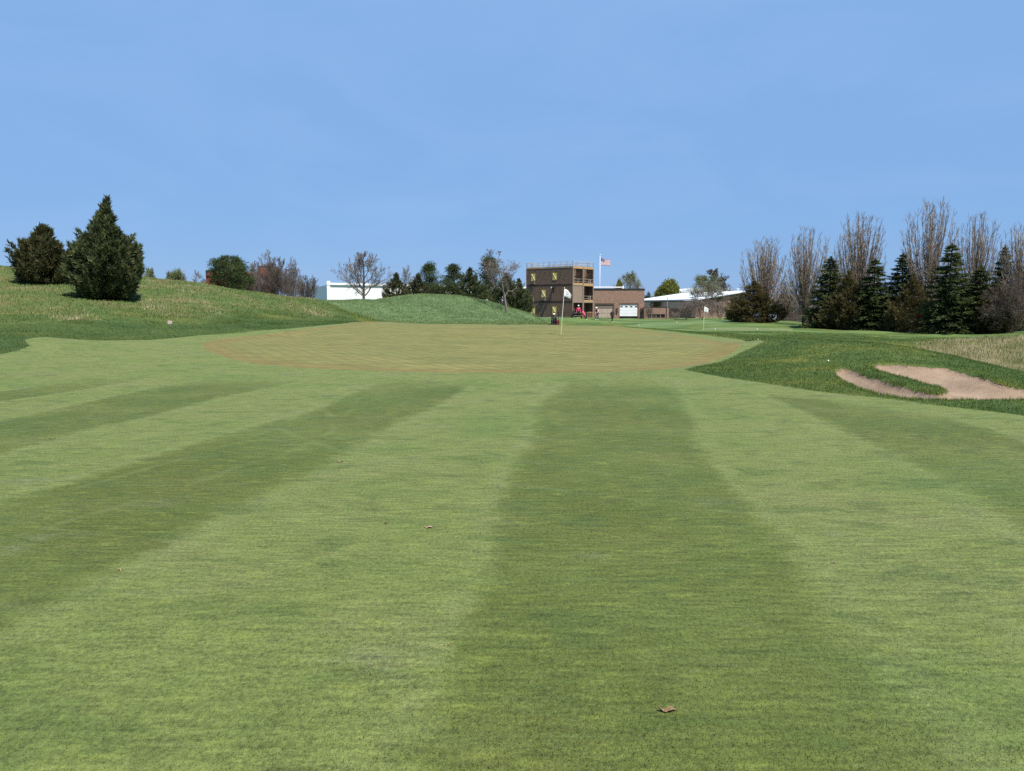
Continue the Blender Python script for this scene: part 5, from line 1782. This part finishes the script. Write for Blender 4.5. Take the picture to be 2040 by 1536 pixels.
def golf_flag(label, base, top, fw, fh, droop, marks, pr=.014):
    base, top = Vector(base), Vector(top)
    t = thing('golf_flag', label, 'golf flag', tuple(base))
    d = top - base
    MB().bar(Vector((0, 0, -.12)), d * .32, pr, 8).obj('pole', simple('pole_lower_yellow', (.70, .62, .30), .4), t)
    MB().bar(d * .3201, d, pr * .95, 8, pr * .8).obj('pole', M_POLE, t)
    MB().lathe([(.004, 0), (pr * 1.5, .01), (pr * 1.5, .03), (.004, .045)], 8, tuple(d)).obj('finial', M_POLE, t)
    ez = d.normalized()

    def cloth(u, v):
        # u along the fly, v from the top of the hoist down; cloth hangs down as it leaves the pole
        p = d - ez * (.03 + fh * v)
        x_ = fw * u * (1 - .10 * u)
        z_ = -droop * (u ** 1.3) * (1 - .55 * v) + .02 * math.sin(5 * u + 2 * v)
        y_ = .045 * math.sin(6.5 * u + 1.5 * v) * u
        return (p.x + x_, p.y + y_, p.z + z_)
    sheet('flag', cloth, 14, 8, M_CLOTH, t)
    if marks:
        def on(u, v):
            q = cloth(u, v)
            return (q[0], q[1] - .006, q[2])
        for (ua, ub, va, amp, w_) in ((.24, .62, .30, -.10, .035), (.30, .55, .50, .0, .05), (.22, .68, .72, .10, .04)):
            b = MB()
            n = 10
            prev = None
            for i in range(n + 1):
                s = i / n
                u = ua + (ub - ua) * s
                v = va + amp * (4 * s * (1 - s))
                A, B = Vector(on(u, v - w_)), Vector(on(u, v + w_))
                if prev is not None and i % 3:
                    b.add([prev[0], A, B, prev[1], prev[0] + Vector((0, .001, 0)), A + Vector((0, .001, 0)), B + Vector((0, .001, 0)), prev[1] + Vector((0, .001, 0))],
                          [(0, 1, 2, 3), (7, 6, 5, 4), (0, 4, 5, 1), (1, 5, 6, 2), (2, 6, 7, 3), (3, 7, 4, 0)])
                prev = (A, B)
            b.obj('print', M_PRINT, t, kind='stuff')
    return t


hx_, hy_ = ground_hit(1117, 668)
hz_ = gz(hx_, hy_)
tp = at(1124.5, 574.5, hy_ - .05)
golf_flag('white flag with dark print on a leaning pole in the near green', (hx_, hy_, hz_), tuple(tp), .35, .33, .24, True)
MB().lathe([(.062, -.12), (.062, .0), (.054, .0), (.054, -.10), (.01, -.10)], 16, (hx_, hy_, hz_ + .006)).obj('cup', M_HOLE, None, label='round cup in the green at the foot of the near flag', category='cup')
fy = 70.0
fx_ = xu(1402.5, fy)
fz = gz(fx_, fy)
golf_flag('small white flag on the distant green before the brick hall', (fx_, fy, fz), tuple(at(1403.5, 611, fy)), .42, .46, .16, True, .020)

# national flag on its tall pole behind the garage
fy = 178.0
px_ = xu(1194.3, fy)
ptop = at(1194.3, 508.5, fy).z
pole = thing('flagpole', 'tall white flagpole rising behind the brick garage', 'flagpole', (px_, fy, -.9))
MB().bar((0, 0, -.2), (0, 0, ptop + .9), .09, 10, .055).obj('pole', M_POLE_GREY, pole, True)
MB().lathe([(.02, -.16), (.14, -.08), (.16, 0), (.14, .08), (.02, .16)], 12, (0, 0, ptop + 1.05)).obj('finial', M_POLE_GREY, pole, True)
MB().lathe([(.4, -.1), (.4, .1), (.2, .3), (.15, .3)], 12).obj('base', M_POLE_GREY, pole)
MB().bar((.15, -.05, .5), (.15, -.05, ptop + .6), .012, 4).obj('halyard', M_POLE_GREY, pole)
FW, FH = 2.35, 1.9
usf = thing('national_flag', 'red, white and blue striped flag flying from the tall pole', 'flag', (px_ + .14, fy, at(1194, 512.5, fy).z))


def fcl(u, v):
    drop = .55 * min(u / .45, 1) ** 1.2 * (1 - v) ** 1.2
    return (FW * u * .97, .16 * math.sin(7 * u + 1.2 * v) * u ** .7, -FH * v - drop + .10 * math.sin(4.5 * u + .5) * (.3 + .7 * v) * u)


for i in range(13):
    u0_ = .40 if i < 7 else 0.0
    sheet('stripe', fcl, 16, 2, M_RED if i % 2 == 0 else M_CLOTH, usf, .006, u0_, 1.0, i / 13, (i + 1) / 13)
cn_ = sheet('canton', fcl, 8, 6, M_NAVY, usf, .006, 0, .3995, 0, 7 / 13 - .0005)
sb = MB()
for r_ in range(9):
    for c_ in range(6 if r_ % 2 == 0 else 5):
        uu = .40 * ((c_ + (.5 if r_ % 2 == 0 else 1.0)) / 6)
        vv = 7 / 13 * ((r_ + .5) / 9)
        q = Vector(fcl(uu, vv)) + Vector((0, -.009, 0))
        ring = []
        for k in range(10):
            rr_ = .05 if k % 2 == 0 else .02
            an = math.pi / 2 + k * math.pi / 5
            ring.append(q + Vector((math.cos(an) * rr_, 0, math.sin(an) * rr_)))
        sb.add(ring + [p + Vector((0, .002, 0)) for p in ring], [tuple(range(10)), tuple(range(19, 9, -1))])
sb.obj('stars', M_CLOTH, cn_, kind='stuff')

# ------------------------------------------------------------------ people
M_SKIN = simple('skin', (0.42, 0.25, 0.17), 0.55, 0.3, 0.06, 6.0)
M_HAIR = simple('dark_hair', (0.03, 0.02, 0.015), 0.6, 0.3, 0.2, 9.0)
M_PINK = simple('bright_pink_jacket', (0.62, 0.045, 0.13), 0.8, 0.15, 0.1, 6.0)
M_DARK_CLOTH = simple('black_cloth', (0.022, 0.020, 0.024), 0.9, 0.1, 0.25, 6.0)
M_NAVY_CLOTH = simple('dark_navy_cloth', (0.020, 0.026, 0.045), 0.9, 0.1, 0.2, 6.0)
M_MAROON = simple('maroon_vest', (0.23, 0.025, 0.035), 0.85, 0.1, 0.12, 6.0)
M_PINK_PALE = simple('pale_pink_sleeves', (0.62, 0.36, 0.36), 0.85, 0.1, 0.06, 6.0)
M_SHOE = simple('white_shoe', (0.75, 0.75, 0.72), 0.6, 0.3, 0.05, 6.0)
M_CAPW = simple('white_cap', (0.80, 0.79, 0.75), 0.8, 0.2, 0.03, 6.0)
M_CHAR = simple('charcoal_jacket', (0.045, 0.038, 0.042), 0.9, 0.1, 0.15, 6.0)


def skin_obj(name, nodes, edges, mat, parent, root, sub=2):
    """a body or garment grown from a joint skeleton with the Skin modifier; nodes: name -> (point, rx, ry)"""
    keys = list(nodes)
    ix = {k: i for i, k in enumerate(keys)}
    me = bpy.data.meshes.new(name)
    me.from_pydata([tuple(nodes[k][0]) for k in keys], [(ix[a], ix[b]) for a, b in edges], [])
    me.update()
    o = obj(name, me, mat, parent)
    m = o.modifiers.new('skin', 'SKIN')
    for k in keys:
        v = me.skin_vertices[0].data[ix[k]]
        v.radius = (nodes[k][1], nodes[k][2])
        v.use_root = (k == root)
    m.use_smooth_shade = True
    m2 = o.modifiers.new('subdivision', 'SUBSURF')
    m2.levels = m2.render_levels = sub
    return o


def person(label, loc, rz, pose, top, top_mat, sleeve_mat, leg_mat, hat=None, hat_mat=None, hair=True, shoe_mat=None, h=1.7, group=None):
    """pose: joint positions in metres for a 1.7 m figure facing -y"""
    k = h / 1.7
    J = {n: Vector(p) * k for n, p in pose.items()}
    t = thing('person', label, 'person', loc, rz, group)
    nd = {}
    def put(n, rx, ry=None):
        nd[n] = (J[n], rx * k, (ry or rx) * k)
    put('pelvis', .13, .10); put('waist', .125, .09); put('chest', .145, .10); put('neck', .055); put('chin', .06, .065); put('head', .085, .10); put('crown', .055, .065)
    ed = [('pelvis', 'waist'), ('waist', 'chest'), ('chest', 'neck'), ('neck', 'chin'), ('chin', 'head'), ('head', 'crown')]
    nd['nose'] = (J['chin'] * .45 + J['head'] * .55 + J['face'] * .115 * k, .013 * k, .016 * k)
    ed.append(('head', 'nose'))
    for s in 'lr':
        for n, r_ in (('sho', .062), ('elb', .042), ('wri', .028), ('hip', .085), ('kne', .058), ('ank', .038), ('toe', .035)):
            put(n + s, r_)
        ed += [('chest', 'sho' + s), ('sho' + s, 'elb' + s), ('elb' + s, 'wri' + s), ('pelvis', 'hip' + s), ('hip' + s, 'kne' + s), ('kne' + s, 'ank' + s), ('ank' + s, 'toe' + s)]
        fd = (J['wri' + s] - J['elb' + s]).normalized()
        sd = fd.cross(J['face']).normalized()
        up_ = sd.cross(fd)
        nd['palm' + s] = (J['wri' + s] + fd * .075 * k, .036 * k, .018 * k)
        ed.append(('wri' + s, 'palm' + s))
        for q, (off, ln) in enumerate(((-.03, .068), (-.010, .078), (.010, .072), (.028, .056))):
            a = J['wri' + s] + fd * .105 * k + sd * off * k
            nd['f%d%s' % (q, s)] = (a + fd * ln * .5 * k, .0095 * k, .0095 * k)
            nd['g%d%s' % (q, s)] = (a + fd * ln * .85 * k + up_ * .028 * k, .008 * k, .008 * k)
            ed += [('palm' + s, 'f%d%s' % (q, s)), ('f%d%s' % (q, s), 'g%d%s' % (q, s))]
        nd['t' + s] = (J['wri' + s] + fd * .07 * k - sd * .055 * k + up_ * .02 * k, .010 * k, .010 * k)
        nd['u' + s] = (J['wri' + s] + fd * .105 * k - sd * .060 * k + up_ * .035 * k, .009 * k, .009 * k)
        ed += [('palm' + s, 't' + s), ('t' + s, 'u' + s)]
    skin_obj('body', nd, ed, M_SKIN, t, 'pelvis')
    # eyes, ears, mouth
    f = J['face']; sx = Vector((f.y, -f.x, 0)).normalized(); hc = J['head']; upv = (J['crown'] - J['chin']).normalized()
    for s in (-1, 1):
        c = hc + f * .088 * k + sx * .032 * s * k + upv * .0 
        MB().lathe([(.001, -.010 * k), (.011 * k, -.004 * k), (.011 * k, .004 * k), (.001, .010 * k)], 8, tuple(c)).obj('eye', M_HAIR, t, True)
        c = hc + sx * .084 * s * k - upv * .015 * k
        MB().lathe([(.002, -.03 * k), (.014 * k, -.01 * k), (.016 * k, .015 * k), (.002, .03 * k)], 8, tuple(c)).obj('ear', M_SKIN, t, True)
    c = J['chin'] + f * .070 * k + upv * .02 * k
    MB().box((-.022 * k, -.004, -.004 * k), (.022 * k, .004, .004 * k), Matrix.Translation(c) @ Matrix.Rotation(math.atan2(sx.y, sx.x), 4, 'Z')).obj('mouth', simple('lips', (.30, .10, .09)), t)
    if hair:
        hb = MB()
        prof = [(.035 * k, -.13 * k), (.085 * k, -.10 * k), (.103 * k, -.02 * k), (.100 * k, .05 * k), (.07 * k, .10 * k), (.01 * k, .123 * k)]
        hb.lathe(prof, 14, tuple(hc - f * .022 * k + upv * .02 * k))
        hb.obj('hair', M_HAIR, t, True)
    # jacket with sleeves
    g_ = {n: (J[n], r1 * k, r2 * k) for n, r1, r2 in (('pelvis', .165, .125), ('waist', .155, .115), ('chest', .17, .122))}
    g_['collar'] = (J['neck'] * .75 + J['chest'] * .25, .075 * k, .075 * k)
    ge = [('pelvis', 'waist'), ('waist', 'chest'), ('chest', 'collar')]
    for s in 'lr':
        g_['sho' + s] = (J['sho' + s], .078 * k, .078 * k)
        ge.append(('chest', 'sho' + s))
        if sleeve_mat is top_mat:
            g_['elb' + s] = (J['elb' + s], .060 * k, .060 * k)
            g_['cuf' + s] = (J['elb' + s].lerp(J['wri' + s], .93), .045 * k, .045 * k)
            ge += [('sho' + s, 'elb' + s), ('elb' + s, 'cuf' + s)]
    skin_obj(top, g_, ge, top_mat, t, 'waist')
    if sleeve_mat is not top_mat:
        for s in 'lr':
            sl = {'a': (J['sho' + s], .082 * k, .082 * k), 'b': (J['elb' + s], .060 * k, .060 * k), 'c': (J['elb' + s].lerp(J['wri' + s], .92), .045 * k, .045 * k)}
            skin_obj('sleeve', sl, [('a', 'b'), ('b', 'c')], sleeve_mat, t, 'a')
    g_ = {'pelvis': (J['pelvis'] + Vector((0, 0, .03 * k)), .160 * k, .120 * k)}
    ge = []
    for s in 'lr':
        g_['hip' + s] = (J['hip' + s], .105 * k, .105 * k)
        g_['kne' + s] = (J['kne' + s], .078 * k, .078 * k)
        g_['hem' + s] = (J['kne' + s].lerp(J['ank' + s], .93), .062 * k, .062 * k)
        ge += [('pelvis', 'hip' + s), ('hip' + s, 'kne' + s), ('kne' + s, 'hem' + s)]
    skin_obj('trousers', g_, ge, leg_mat, t, 'pelvis')
    for s in 'lr':
        a, b = J['ank' + s], J['toe' + s]
        d = (b - a); d.z = 0; d.normalize()
        low = min(a.z, b.z) - .03 * k
        sh = {'a': (a - d * .05 * k + Vector((0, 0, -.035 * k)), .042 * k, .045 * k), 'b': (a + d * .06 * k + Vector((0, 0, -.035 * k)), .050 * k, .045 * k), 'c': (b + d * .04 * k, .042 * k, .032 * k)}
        skin_obj('shoe', sh, [('a', 'b'), ('b', 'c')], shoe_mat or M_SHOE, t, 'a')
    if hat:
        hb = MB()
        c = hc + upv * .055 * k
        hb.lathe([(.112 * k, -.01 * k), (.112 * k, .03 * k), (.095 * k, .085 * k), (.05 * k, .115 * k), (.004, .12 * k)], 16, tuple(c))
        ho = hb.obj(hat, hat_mat, t, True)
        if hat == 'brimmed_hat':
            MB().lathe([(.10 * k, -.012 * k), (.19 * k, -.02 * k), (.19 * k, -.008 * k), (.10 * k, .004 * k)], 16, tuple(c)).obj('brim', hat_mat, ho, True)
        else:
            q = c + f * .14 * k - upv * .005 * k
            MB().box((-.075 * k, -.06 * k, -.008 * k), (.075 * k, .06 * k, .006 * k), Matrix.Translation(q) @ Matrix.Rotation(math.atan2(sx.y, sx.x), 4, 'Z')).obj('visor', hat_mat, ho)
    return t


STAND = dict(pelvis=(0, 0, .92), waist=(0, .0, 1.08), chest=(0, .0, 1.28), neck=(0, 0, 1.44), chin=(0, -.02, 1.50), head=(0, -.01, 1.58), crown=(0, 0, 1.66), face=(0, -1, 0),
             shol=(-.19, 0, 1.37), elbl=(-.27, .03, 1.10), wril=(-.26, -.06, .88), shor=(.19, 0, 1.37), elbr=(.27, .03, 1.10), wrir=(.26, -.06, .88),
             hipl=(-.10, 0, .88), knel=(-.12, -.02, .48), ankl=(-.13, .02, .09), toel=(-.15, -.12, .045), hipr=(.10, 0, .88), kner=(.12, -.02, .48), ankr=(.13, .02, .09), toer=(.15, -.12, .045))
PUTT = dict(STAND, pelvis=(0, .10, .90), waist=(0, .04, 1.05), chest=(0, -.04, 1.23), neck=(0, -.12, 1.38), chin=(0, -.18, 1.42), head=(0, -.20, 1.50), crown=(0, -.19, 1.585), face=(0, -.95, -.3),
            shol=(-.18, -.07, 1.31), elbl=(-.20, -.16, 1.05), wril=(-.05, -.30, .90), shor=(.18, -.07, 1.31), elbr=(.20, -.16, 1.05), wrir=(.05, -.30, .86), hipl=(-.10, .09, .86), hipr=(.10, .09, .86),
            knel=(-.13, .02, .47), kner=(.13, .02, .47), ankl=(-.14, .06, .09), ankr=(.14, .06, .09), toel=(-.17, -.08, .045), toer=(.17, -.08, .045))
WALK = dict(STAND, waist=(0, -.02, 1.07), chest=(0, -.06, 1.26), neck=(0, -.11, 1.40), chin=(0, -.15, 1.44), head=(0, -.15, 1.52), crown=(0, -.14, 1.60), face=(0, -1, -.15),
            shol=(-.19, -.06, 1.34), shor=(.19, -.06, 1.34), elbl=(-.26, .06, 1.09), wril=(-.27, -.02, .86), elbr=(.26, -.10, 1.08), wrir=(.25, -.26, .92),
            knel=(-.11, -.17, .49), ankl=(-.11, -.20, .10), toel=(-.12, -.34, .055), kner=(.11, .02, .47), ankr=(.11, .24, .14), toer=(.12, .13, .05))
SIT = dict(STAND, pelvis=(0, 0, .10), waist=(0, .03, .26), chest=(0, .02, .46), neck=(0, -.01, .62), chin=(0, -.05, .68), head=(0, -.04, .76), crown=(0, -.03, .84), hipl=(-.10, -.02, .10), hipr=(.10, -.02, .10),
           shol=(-.19, .0, .55), shor=(.19, .0, .55), elbl=(-.25, -.14, .33), wril=(-.13, -.34, .40), elbr=(.25, -.14, .33), wrir=(.13, -.34, .40),
           knel=(-.15, -.42, .14), kner=(.15, -.42, .14), ankl=(-.15, -.46, -.26), ankr=(.15, -.46, -.26), toel=(-.16, -.60, -.29), toer=(.16, -.60, -.29))


def spot(u, Y):
    x_ = xu(u, Y)
    return (x_, Y, gz(x_, Y))


person('person in bright pink jacket and cap standing beside the golf carts', spot(1152.5, 103), .1, STAND, 'jacket', M_PINK, M_PINK, M_DARK_CLOTH, 'cap', M_CAPW, True, h=1.72)
person('person in white hat, maroon vest and dark trousers before the garage', spot(1189.5, 102), -.5, PUTT, 'vest', M_MAROON, M_PINK_PALE, M_NAVY_CLOTH, 'brimmed_hat', M_CAPW, True, h=1.80)
person('person all in black walking towards the left before the garage', spot(1219.5, 98), .5, WALK, 'jacket', M_CHAR, M_CHAR, M_DARK_CLOTH, None, None, True, h=1.70)
# putter in the hands of the person in the white hat
pl_ = Vector(spot(1189.5, 102)) + Matrix.Rotation(-.5, 3, 'Z') @ Vector((0, -.33 * 1.06, .86 * 1.06))
gp = Vector((pl_.x + .05, pl_.y - .22, gz(pl_.x, pl_.y) + .02))
pt = thing('golf_putter', 'golf club held by the person in the white hat', 'golf club', tuple(gp))
MB().bar((0, 0, .02), pl_ - gp + Vector((-.02, .06, .12)), .008, 6).obj('shaft', M_RAIL, pt)
MB().box((-.06, -.02, 0), (.06, .02, .03)).obj('club_head', M_BLACK, pt)
MB().bar((pl_ - gp) * .82, pl_ - gp + Vector((-.022, .063, .125)), .014, 6).obj('grip', M_BLACK, pt)


# golf push carts with bags
def golf_cart(label, loc, rz, bag_mat, frame_mat, h=1.05):
    t = thing('golf_push_cart', label, 'golf cart', loc, rz, 'golf push carts beside the pink jacket')
    for x_, y_, r_ in ((-.32, .12, .15), (.32, .12, .15), (0, -.5, .12)):
        wb = MB().lathe([(r_ * .78, -.025), (r_, -.02), (r_, .02), (r_ * .78, .025)], 16, (x_, y_, r_), 'X').obj('wheel', M_BLACK, t, True)
        MB().lathe([(.02, -.02), (r_ * .77, -.012), (r_ * .77, .012), (.02, .02)], 12, (x_, y_, r_), 'X').obj('rim', M_SHOE, wb)
    MB().bar((-.3, .12, .16), (.3, .12, .16), .016, 6).obj('axle', frame_mat, t)
    MB().bar((0, -.5, .14), (0, .1, .30), .02, 6).obj('frame', frame_mat, t)
    MB().bar((0, .05, .28), (0, .42, h), .02, 6).obj('upright', frame_mat, t)
    MB().bar((-.2, .45, h + .02), (.2, .45, h + .02), .02, 6).obj('handle', M_BLACK, t)
    a, b = Vector((0, -.22, .22)), Vector((0, .30, h - .02))
    bg_ = MB().bar(a, b, .135, 12, .16).obj('bag', bag_mat, t, True)
    d = (b - a).normalized()
    MB().bar(b, b + d * .03, .165, 12).obj('bag_collar', M_BLACK, bg_)
    pk = a.lerp(b, .4) + Vector((0, -.15, .05))
    MB().box((-.09, -.06, -.17), (.09, .04, .17), Matrix.Translation(pk) @ Matrix.Rotation(-.55, 4, 'X')).obj('pocket', bag_mat, bg_)
    for i in range(6):
        an = i * 1.05
        o_ = Vector((math.cos(an) * .08, math.sin(an) * .05, 0))
        e_ = b + o_ + d * (.16 + .05 * (i % 3))
        MB().bar(b + o_, e_, .010, 5).obj('club_shaft', M_RAIL, bg_)
        MB().lathe([(.01, -.04), (.035, -.02), (.04, .02), (.01, .045)], 8, tuple(e_)).obj('club_head', M_BLACK if i % 2 else M_RED, bg_, True)
    return t


M_BAGR = simple('pink_red_bag', (0.50, 0.07, 0.10), 0.7, 0.25, 0.2, 5.0)
golf_cart('red and pink golf bag on a push cart right of the pink jacket', spot(1163.5, 102), .5, M_BAGR, M_RED)
golf_cart('black golf bag on a push cart left of the pink jacket', spot(1142.5, 103), -.4, M_DARK_CLOTH, M_BLACK)
# wooden box at the foot of the tower
bxp = spot(1174.5, 112)
wb = thing('wooden_box', 'tan topped wooden box at the foot of the container tower', 'box', bxp, .2)
for k in range(5):
    MB().box((-.42 + k * .17, -.30, 0), (-.265 + k * .17, -.27, .72)).obj('plank', M_FENCE if k % 2 else simple('brown_plank', (.20, .11, .06), .8), wb)
MB().box((-.42, -.265, .02), (.42, .30, .71)).obj('crate_body', simple('box_brown', (.17, .10, .06), .8), wb)
MB().box((-.46, -.33, .722), (.46, .33, .80)).obj('lid', M_WOOD, wb)

# ------------------------------------------------------------------ mower
M_MOWR = simple('red_mower_paint', (0.26, 0.018, 0.016), 0.35, 0.5, 0.12, 4.0)
M_TYRE = simple('tyre_rubber', (0.016, 0.016, 0.016), 0.85, 0.2, 0.2, 8.0)
my = 88.0
mp_ = spot(1105, my)
mow = thing('ride_on_mower', 'red ride on mower with black roll bar behind the green', 'mower', mp_, -.35)
for x_, y_, r_ in ((-.55, -.55, .30), (.55, -.55, .30), (-.48, .62, .24), (.48, .62, .24)):
    w = MB().lathe([(r_ * .55, -.11), (r_ * .92, -.11), (r_, -.07), (r_, .07), (r_ * .92, .11), (r_ * .55, .11)], 20, (x_, y_, r_), 'X').obj('wheel', M_TYRE, mow, True)
    MB().lathe([(.03, -.09), (r_ * .54, -.07), (r_ * .54, .07), (.03, .09)], 14, (x_, y_, r_), 'X').obj('rim', M_SHOE, w)
MB().box((-.38, -.75, .32), (.38, .75, .50)).obj('chassis', M_BLACK, mow)
hd_ = MB().prism([(.05, .50), (.90, .50), (.95, .80), (.80, 1.02), (.15, 1.05), (.05, .95)], -.36, .36, 'X').obj('engine_hood', M_MOWR, mow)
for k in range(4):
    MB().box((-.365, .25 + k * .13, .62), (.365, .31 + k * .13, .85)).obj('grille_slot', M_BLACK, hd_)
st = MB().box((-.26, -.30, .72), (.26, .02, .84)).obj('seat', M_BLACK, mow)
MB().box((-.26, -.02, .84), (.26, .08, 1.30)).obj('seat_back', M_BLACK, st)
MB().box((-.55, -1.25, .52), (.55, -.80, .62)).obj('floor_plate', M_BLACK, mow)
rp = MB()
for s in (-1, 1):
    MB().bar((s * .44, .10, .5), (s * .44, .14, 1.95), .032, 8).obj('roll_bar_post', M_BLACK, mow)
MB().bar((-.47, .14, 1.95), (.47, .14, 1.95), .032, 8).obj('roll_bar_top', M_BLACK, mow)
MB().bar((0, -.95, .5), (0, -.62, 1.12), .03, 8).obj('steering_column', M_BLACK, mow)
b = MB()
for i in range(16):
    a0, a1 = 2 * math.pi * i / 16, 2 * math.pi * (i + 1) / 16
    b.bar((.18 * math.cos(a0), -.62 + .08 * math.sin(a0), 1.13 + .16 * math.sin(a0)), (.18 * math.cos(a1), -.62 + .08 * math.sin(a1), 1.13 + .16 * math.sin(a1)), .014, 5)
b.obj('steering_wheel', M_BLACK, mow, kind='stuff')
for x_, y_ in ((-.62, -1.05), (0, -1.30), (.62, -1.05), (1.35, -.85)):
    rl = MB().lathe([(.02, -.33), (.10, -.32), (.10, .32), (.02, .33)], 12, (x_, y_, .12), 'X').obj('mowing_reel', M_BLACK, mow, True)
    MB().box((x_ - .36, y_ - .02, .22), (x_ + .36, y_ + .22, .30)).obj('reel_cover', M_MOWR, rl)
MB().bar((.5, -.85, .45), (1.35, -.85, .30), .03, 6).obj('reel_arm', M_BLACK, mow)
MB().lathe([(.12, -.06), (.2, -.05), (.2, .05), (.12, .06)], 14, (1.78, -.9, .26), 'Y').obj('outer_wheel', M_TYRE, mow, True)
sitp = Vector(mp_) + Matrix.Rotation(-.35, 3, 'Z') @ Vector((0, -.16, .86))
person('person in dark clothes and white cap driving the red mower', tuple(sitp), -.35, SIT, 'jacket', M_NAVY_CLOTH, M_NAVY_CLOTH, M_DARK_CLOTH, 'cap', M_CAPW, True, M_DARK_CLOTH, h=1.75)

# ------------------------------------------------------------------ balls, markers, leaves
M_BALL = simple('golf_ball_white', (0.82, 0.82, 0.80), 0.3, 0.5, 0.02, 8.0)


def ball_mesh(r_, n=12):
    prof = [(max(r_ * math.sin(math.pi * i / 8), .0008), -r_ * math.cos(math.pi * i / 8)) for i in range(9)]
    return MB().lathe(prof, n).mesh('golf_ball', True)


bm_ = ball_mesh(.0214)
for (u, v, lab) in ((1510, 678, 'golf ball lying at the right tip of the putting green'), (1650, 722, 'golf ball in the rough left of the bunker')):
    gx_, gy_ = ground_hit(u, v)
    o = obj('golf_ball', bm_, M_BALL, None, label=lab, category='golf ball', group='golf balls by the green')
    o.location = (gx_, gy_, gz(gx_, gy_) + .045)
tm = MB().lathe([(.03, -.06), (.065, -.05), (.085, 0), (.065, .06), (.03, .085), (.002, .09)], 12).bar((0, 0, -.16), (0, 0, -.05), .012, 5).mesh('tee_marker', True)
for (u, Y, lab) in ((1273, 92, 'white tee marker before the white garage door'), (1349, 93, 'white tee marker before the brick hall, left of the small flag'),
                    (1426, 68, 'white marker just right of the small flag'), (1510, 69, 'white marker at the right end of the distant green'), (1343, 120, 'white post before the door of the brick hall'),
                    (1169.5, 100, 'white marker beside the red golf cart')):
    p = spot(u, Y)
    o = obj('tee_marker', tm, M_WHITE, None, label=lab, category='marker', group='white markers on far tees and greens')
    o.location = (p[0], p[1], p[2] + .075)
    o.scale = (.6, .6, .6)

M_LEAFB = simple('dry_brown_leaf', (0.20, 0.125, 0.065), 0.8, 0.2, 0.3, 30.0)
M_LEAFT = simple('dry_tan_leaf', (0.34, 0.235, 0.155), 0.8, 0.2, 0.25, 30.0)


def leaf_mesh(seed, L=.075, W=.035, curl=.02):
    r = random.Random(seed)
    b = MB()
    n = 8
    P = []
    for i in range(n + 1):
        s = i / n
        w = W * math.sin(math.pi * min(max(s, .02), .99)) ** .8 * (1 + .18 * math.sin(s * 19 + seed))
        z = curl * (2 * s - 1) ** 2 + .006 * math.sin(s * 9 + seed)
        P.append([Vector((L * (s - .5), -w / 2, z + curl * .7 + .004 * r.random())), Vector((L * (s - .5), 0, z)), Vector((L * (s - .5), w / 2, z + curl * .4 + .004 * r.random()))])
    vs = [p for row in P for p in row]
    fs = []
    for i in range(n):
        for j in range(2):
            a = i * 3 + j
            fs.append((a, a + 3, a + 4, a + 1))
    vs2 = [v + Vector((0, 0, -.0012)) for v in vs]
    k = len(vs)
    b.add(vs + vs2, fs + [tuple(x + k for x in f[::-1]) for f in fs])
    return b.mesh('fallen_leaf', True)


for i, (u, v, L, mt, lab) in enumerate((
        (855, 1052, .075, M_LEAFT, 'curled tan leaf on the fairway, right of a smaller dark leaf'),
        (770, 1043, .042, M_LEAFB, 'small dark brown leaf left of the curled tan leaf'),
        (104, 875, .075, M_LEAFB, 'dark leaf on the far left light stripe of the fairway'),
        (677, 921, .075, M_LEAFB, 'brown leaf on the dark stripe left of centre'),
        (890, 1287, .026, M_LEAFT, 'pale leaf scrap at the left edge of the central dark stripe'),
        (1330, 1417, .075, M_LEAFB, 'flat brown leaf nearest the camera, right of centre'),
        (1817, 910, .03, M_LEAFT, 'tiny tan leaf on the dark stripe at right'),
        (1660, 1122, .03, M_LEAFT, 'tiny pale leaf on the light stripe at right'),
        (240, 1137, .028, M_LEAFT, 'pale leaf scrap on the left of the fairway'),
        (1047, 972, .024, M_LEAFB, 'tiny brown leaf near the far centre of the fairway'),
        (1830, 801, .10, M_LEAFT, 'pale leaf in the rough below the bunker'))):
    gx_, gy_ = ground_hit(u, v, 2.0)
    o = obj('fallen_leaf', leaf_mesh(i + 3, L, L * .42, L * .07), mt, None, label=lab, category='leaf', group='fallen leaves on the grass')
    o.location = (gx_, gy_, gz(gx_, gy_) + .004)
    o.rotation_euler = (0, .05, R.uniform(-.5, .5))

gx_, gy_ = ground_hit(339, 650)
mk = thing('stake_sign', 'small pale sign on a short stake at the foot of the left hill', 'sign', (gx_, gy_, gz(gx_, gy_)))
MB().bar((0, 0, -.05), (0, 0, .16), .012, 6).obj('stake', M_RAIL, mk)
MB().prism([(-.10, .10), (.09, .12), (.10, .24), (-.06, .27), (-.11, .2)], -.015, .015, 'Y').obj('sign_plate', simple('pale_pink_plate', (.52, .40, .34), .8), mk)
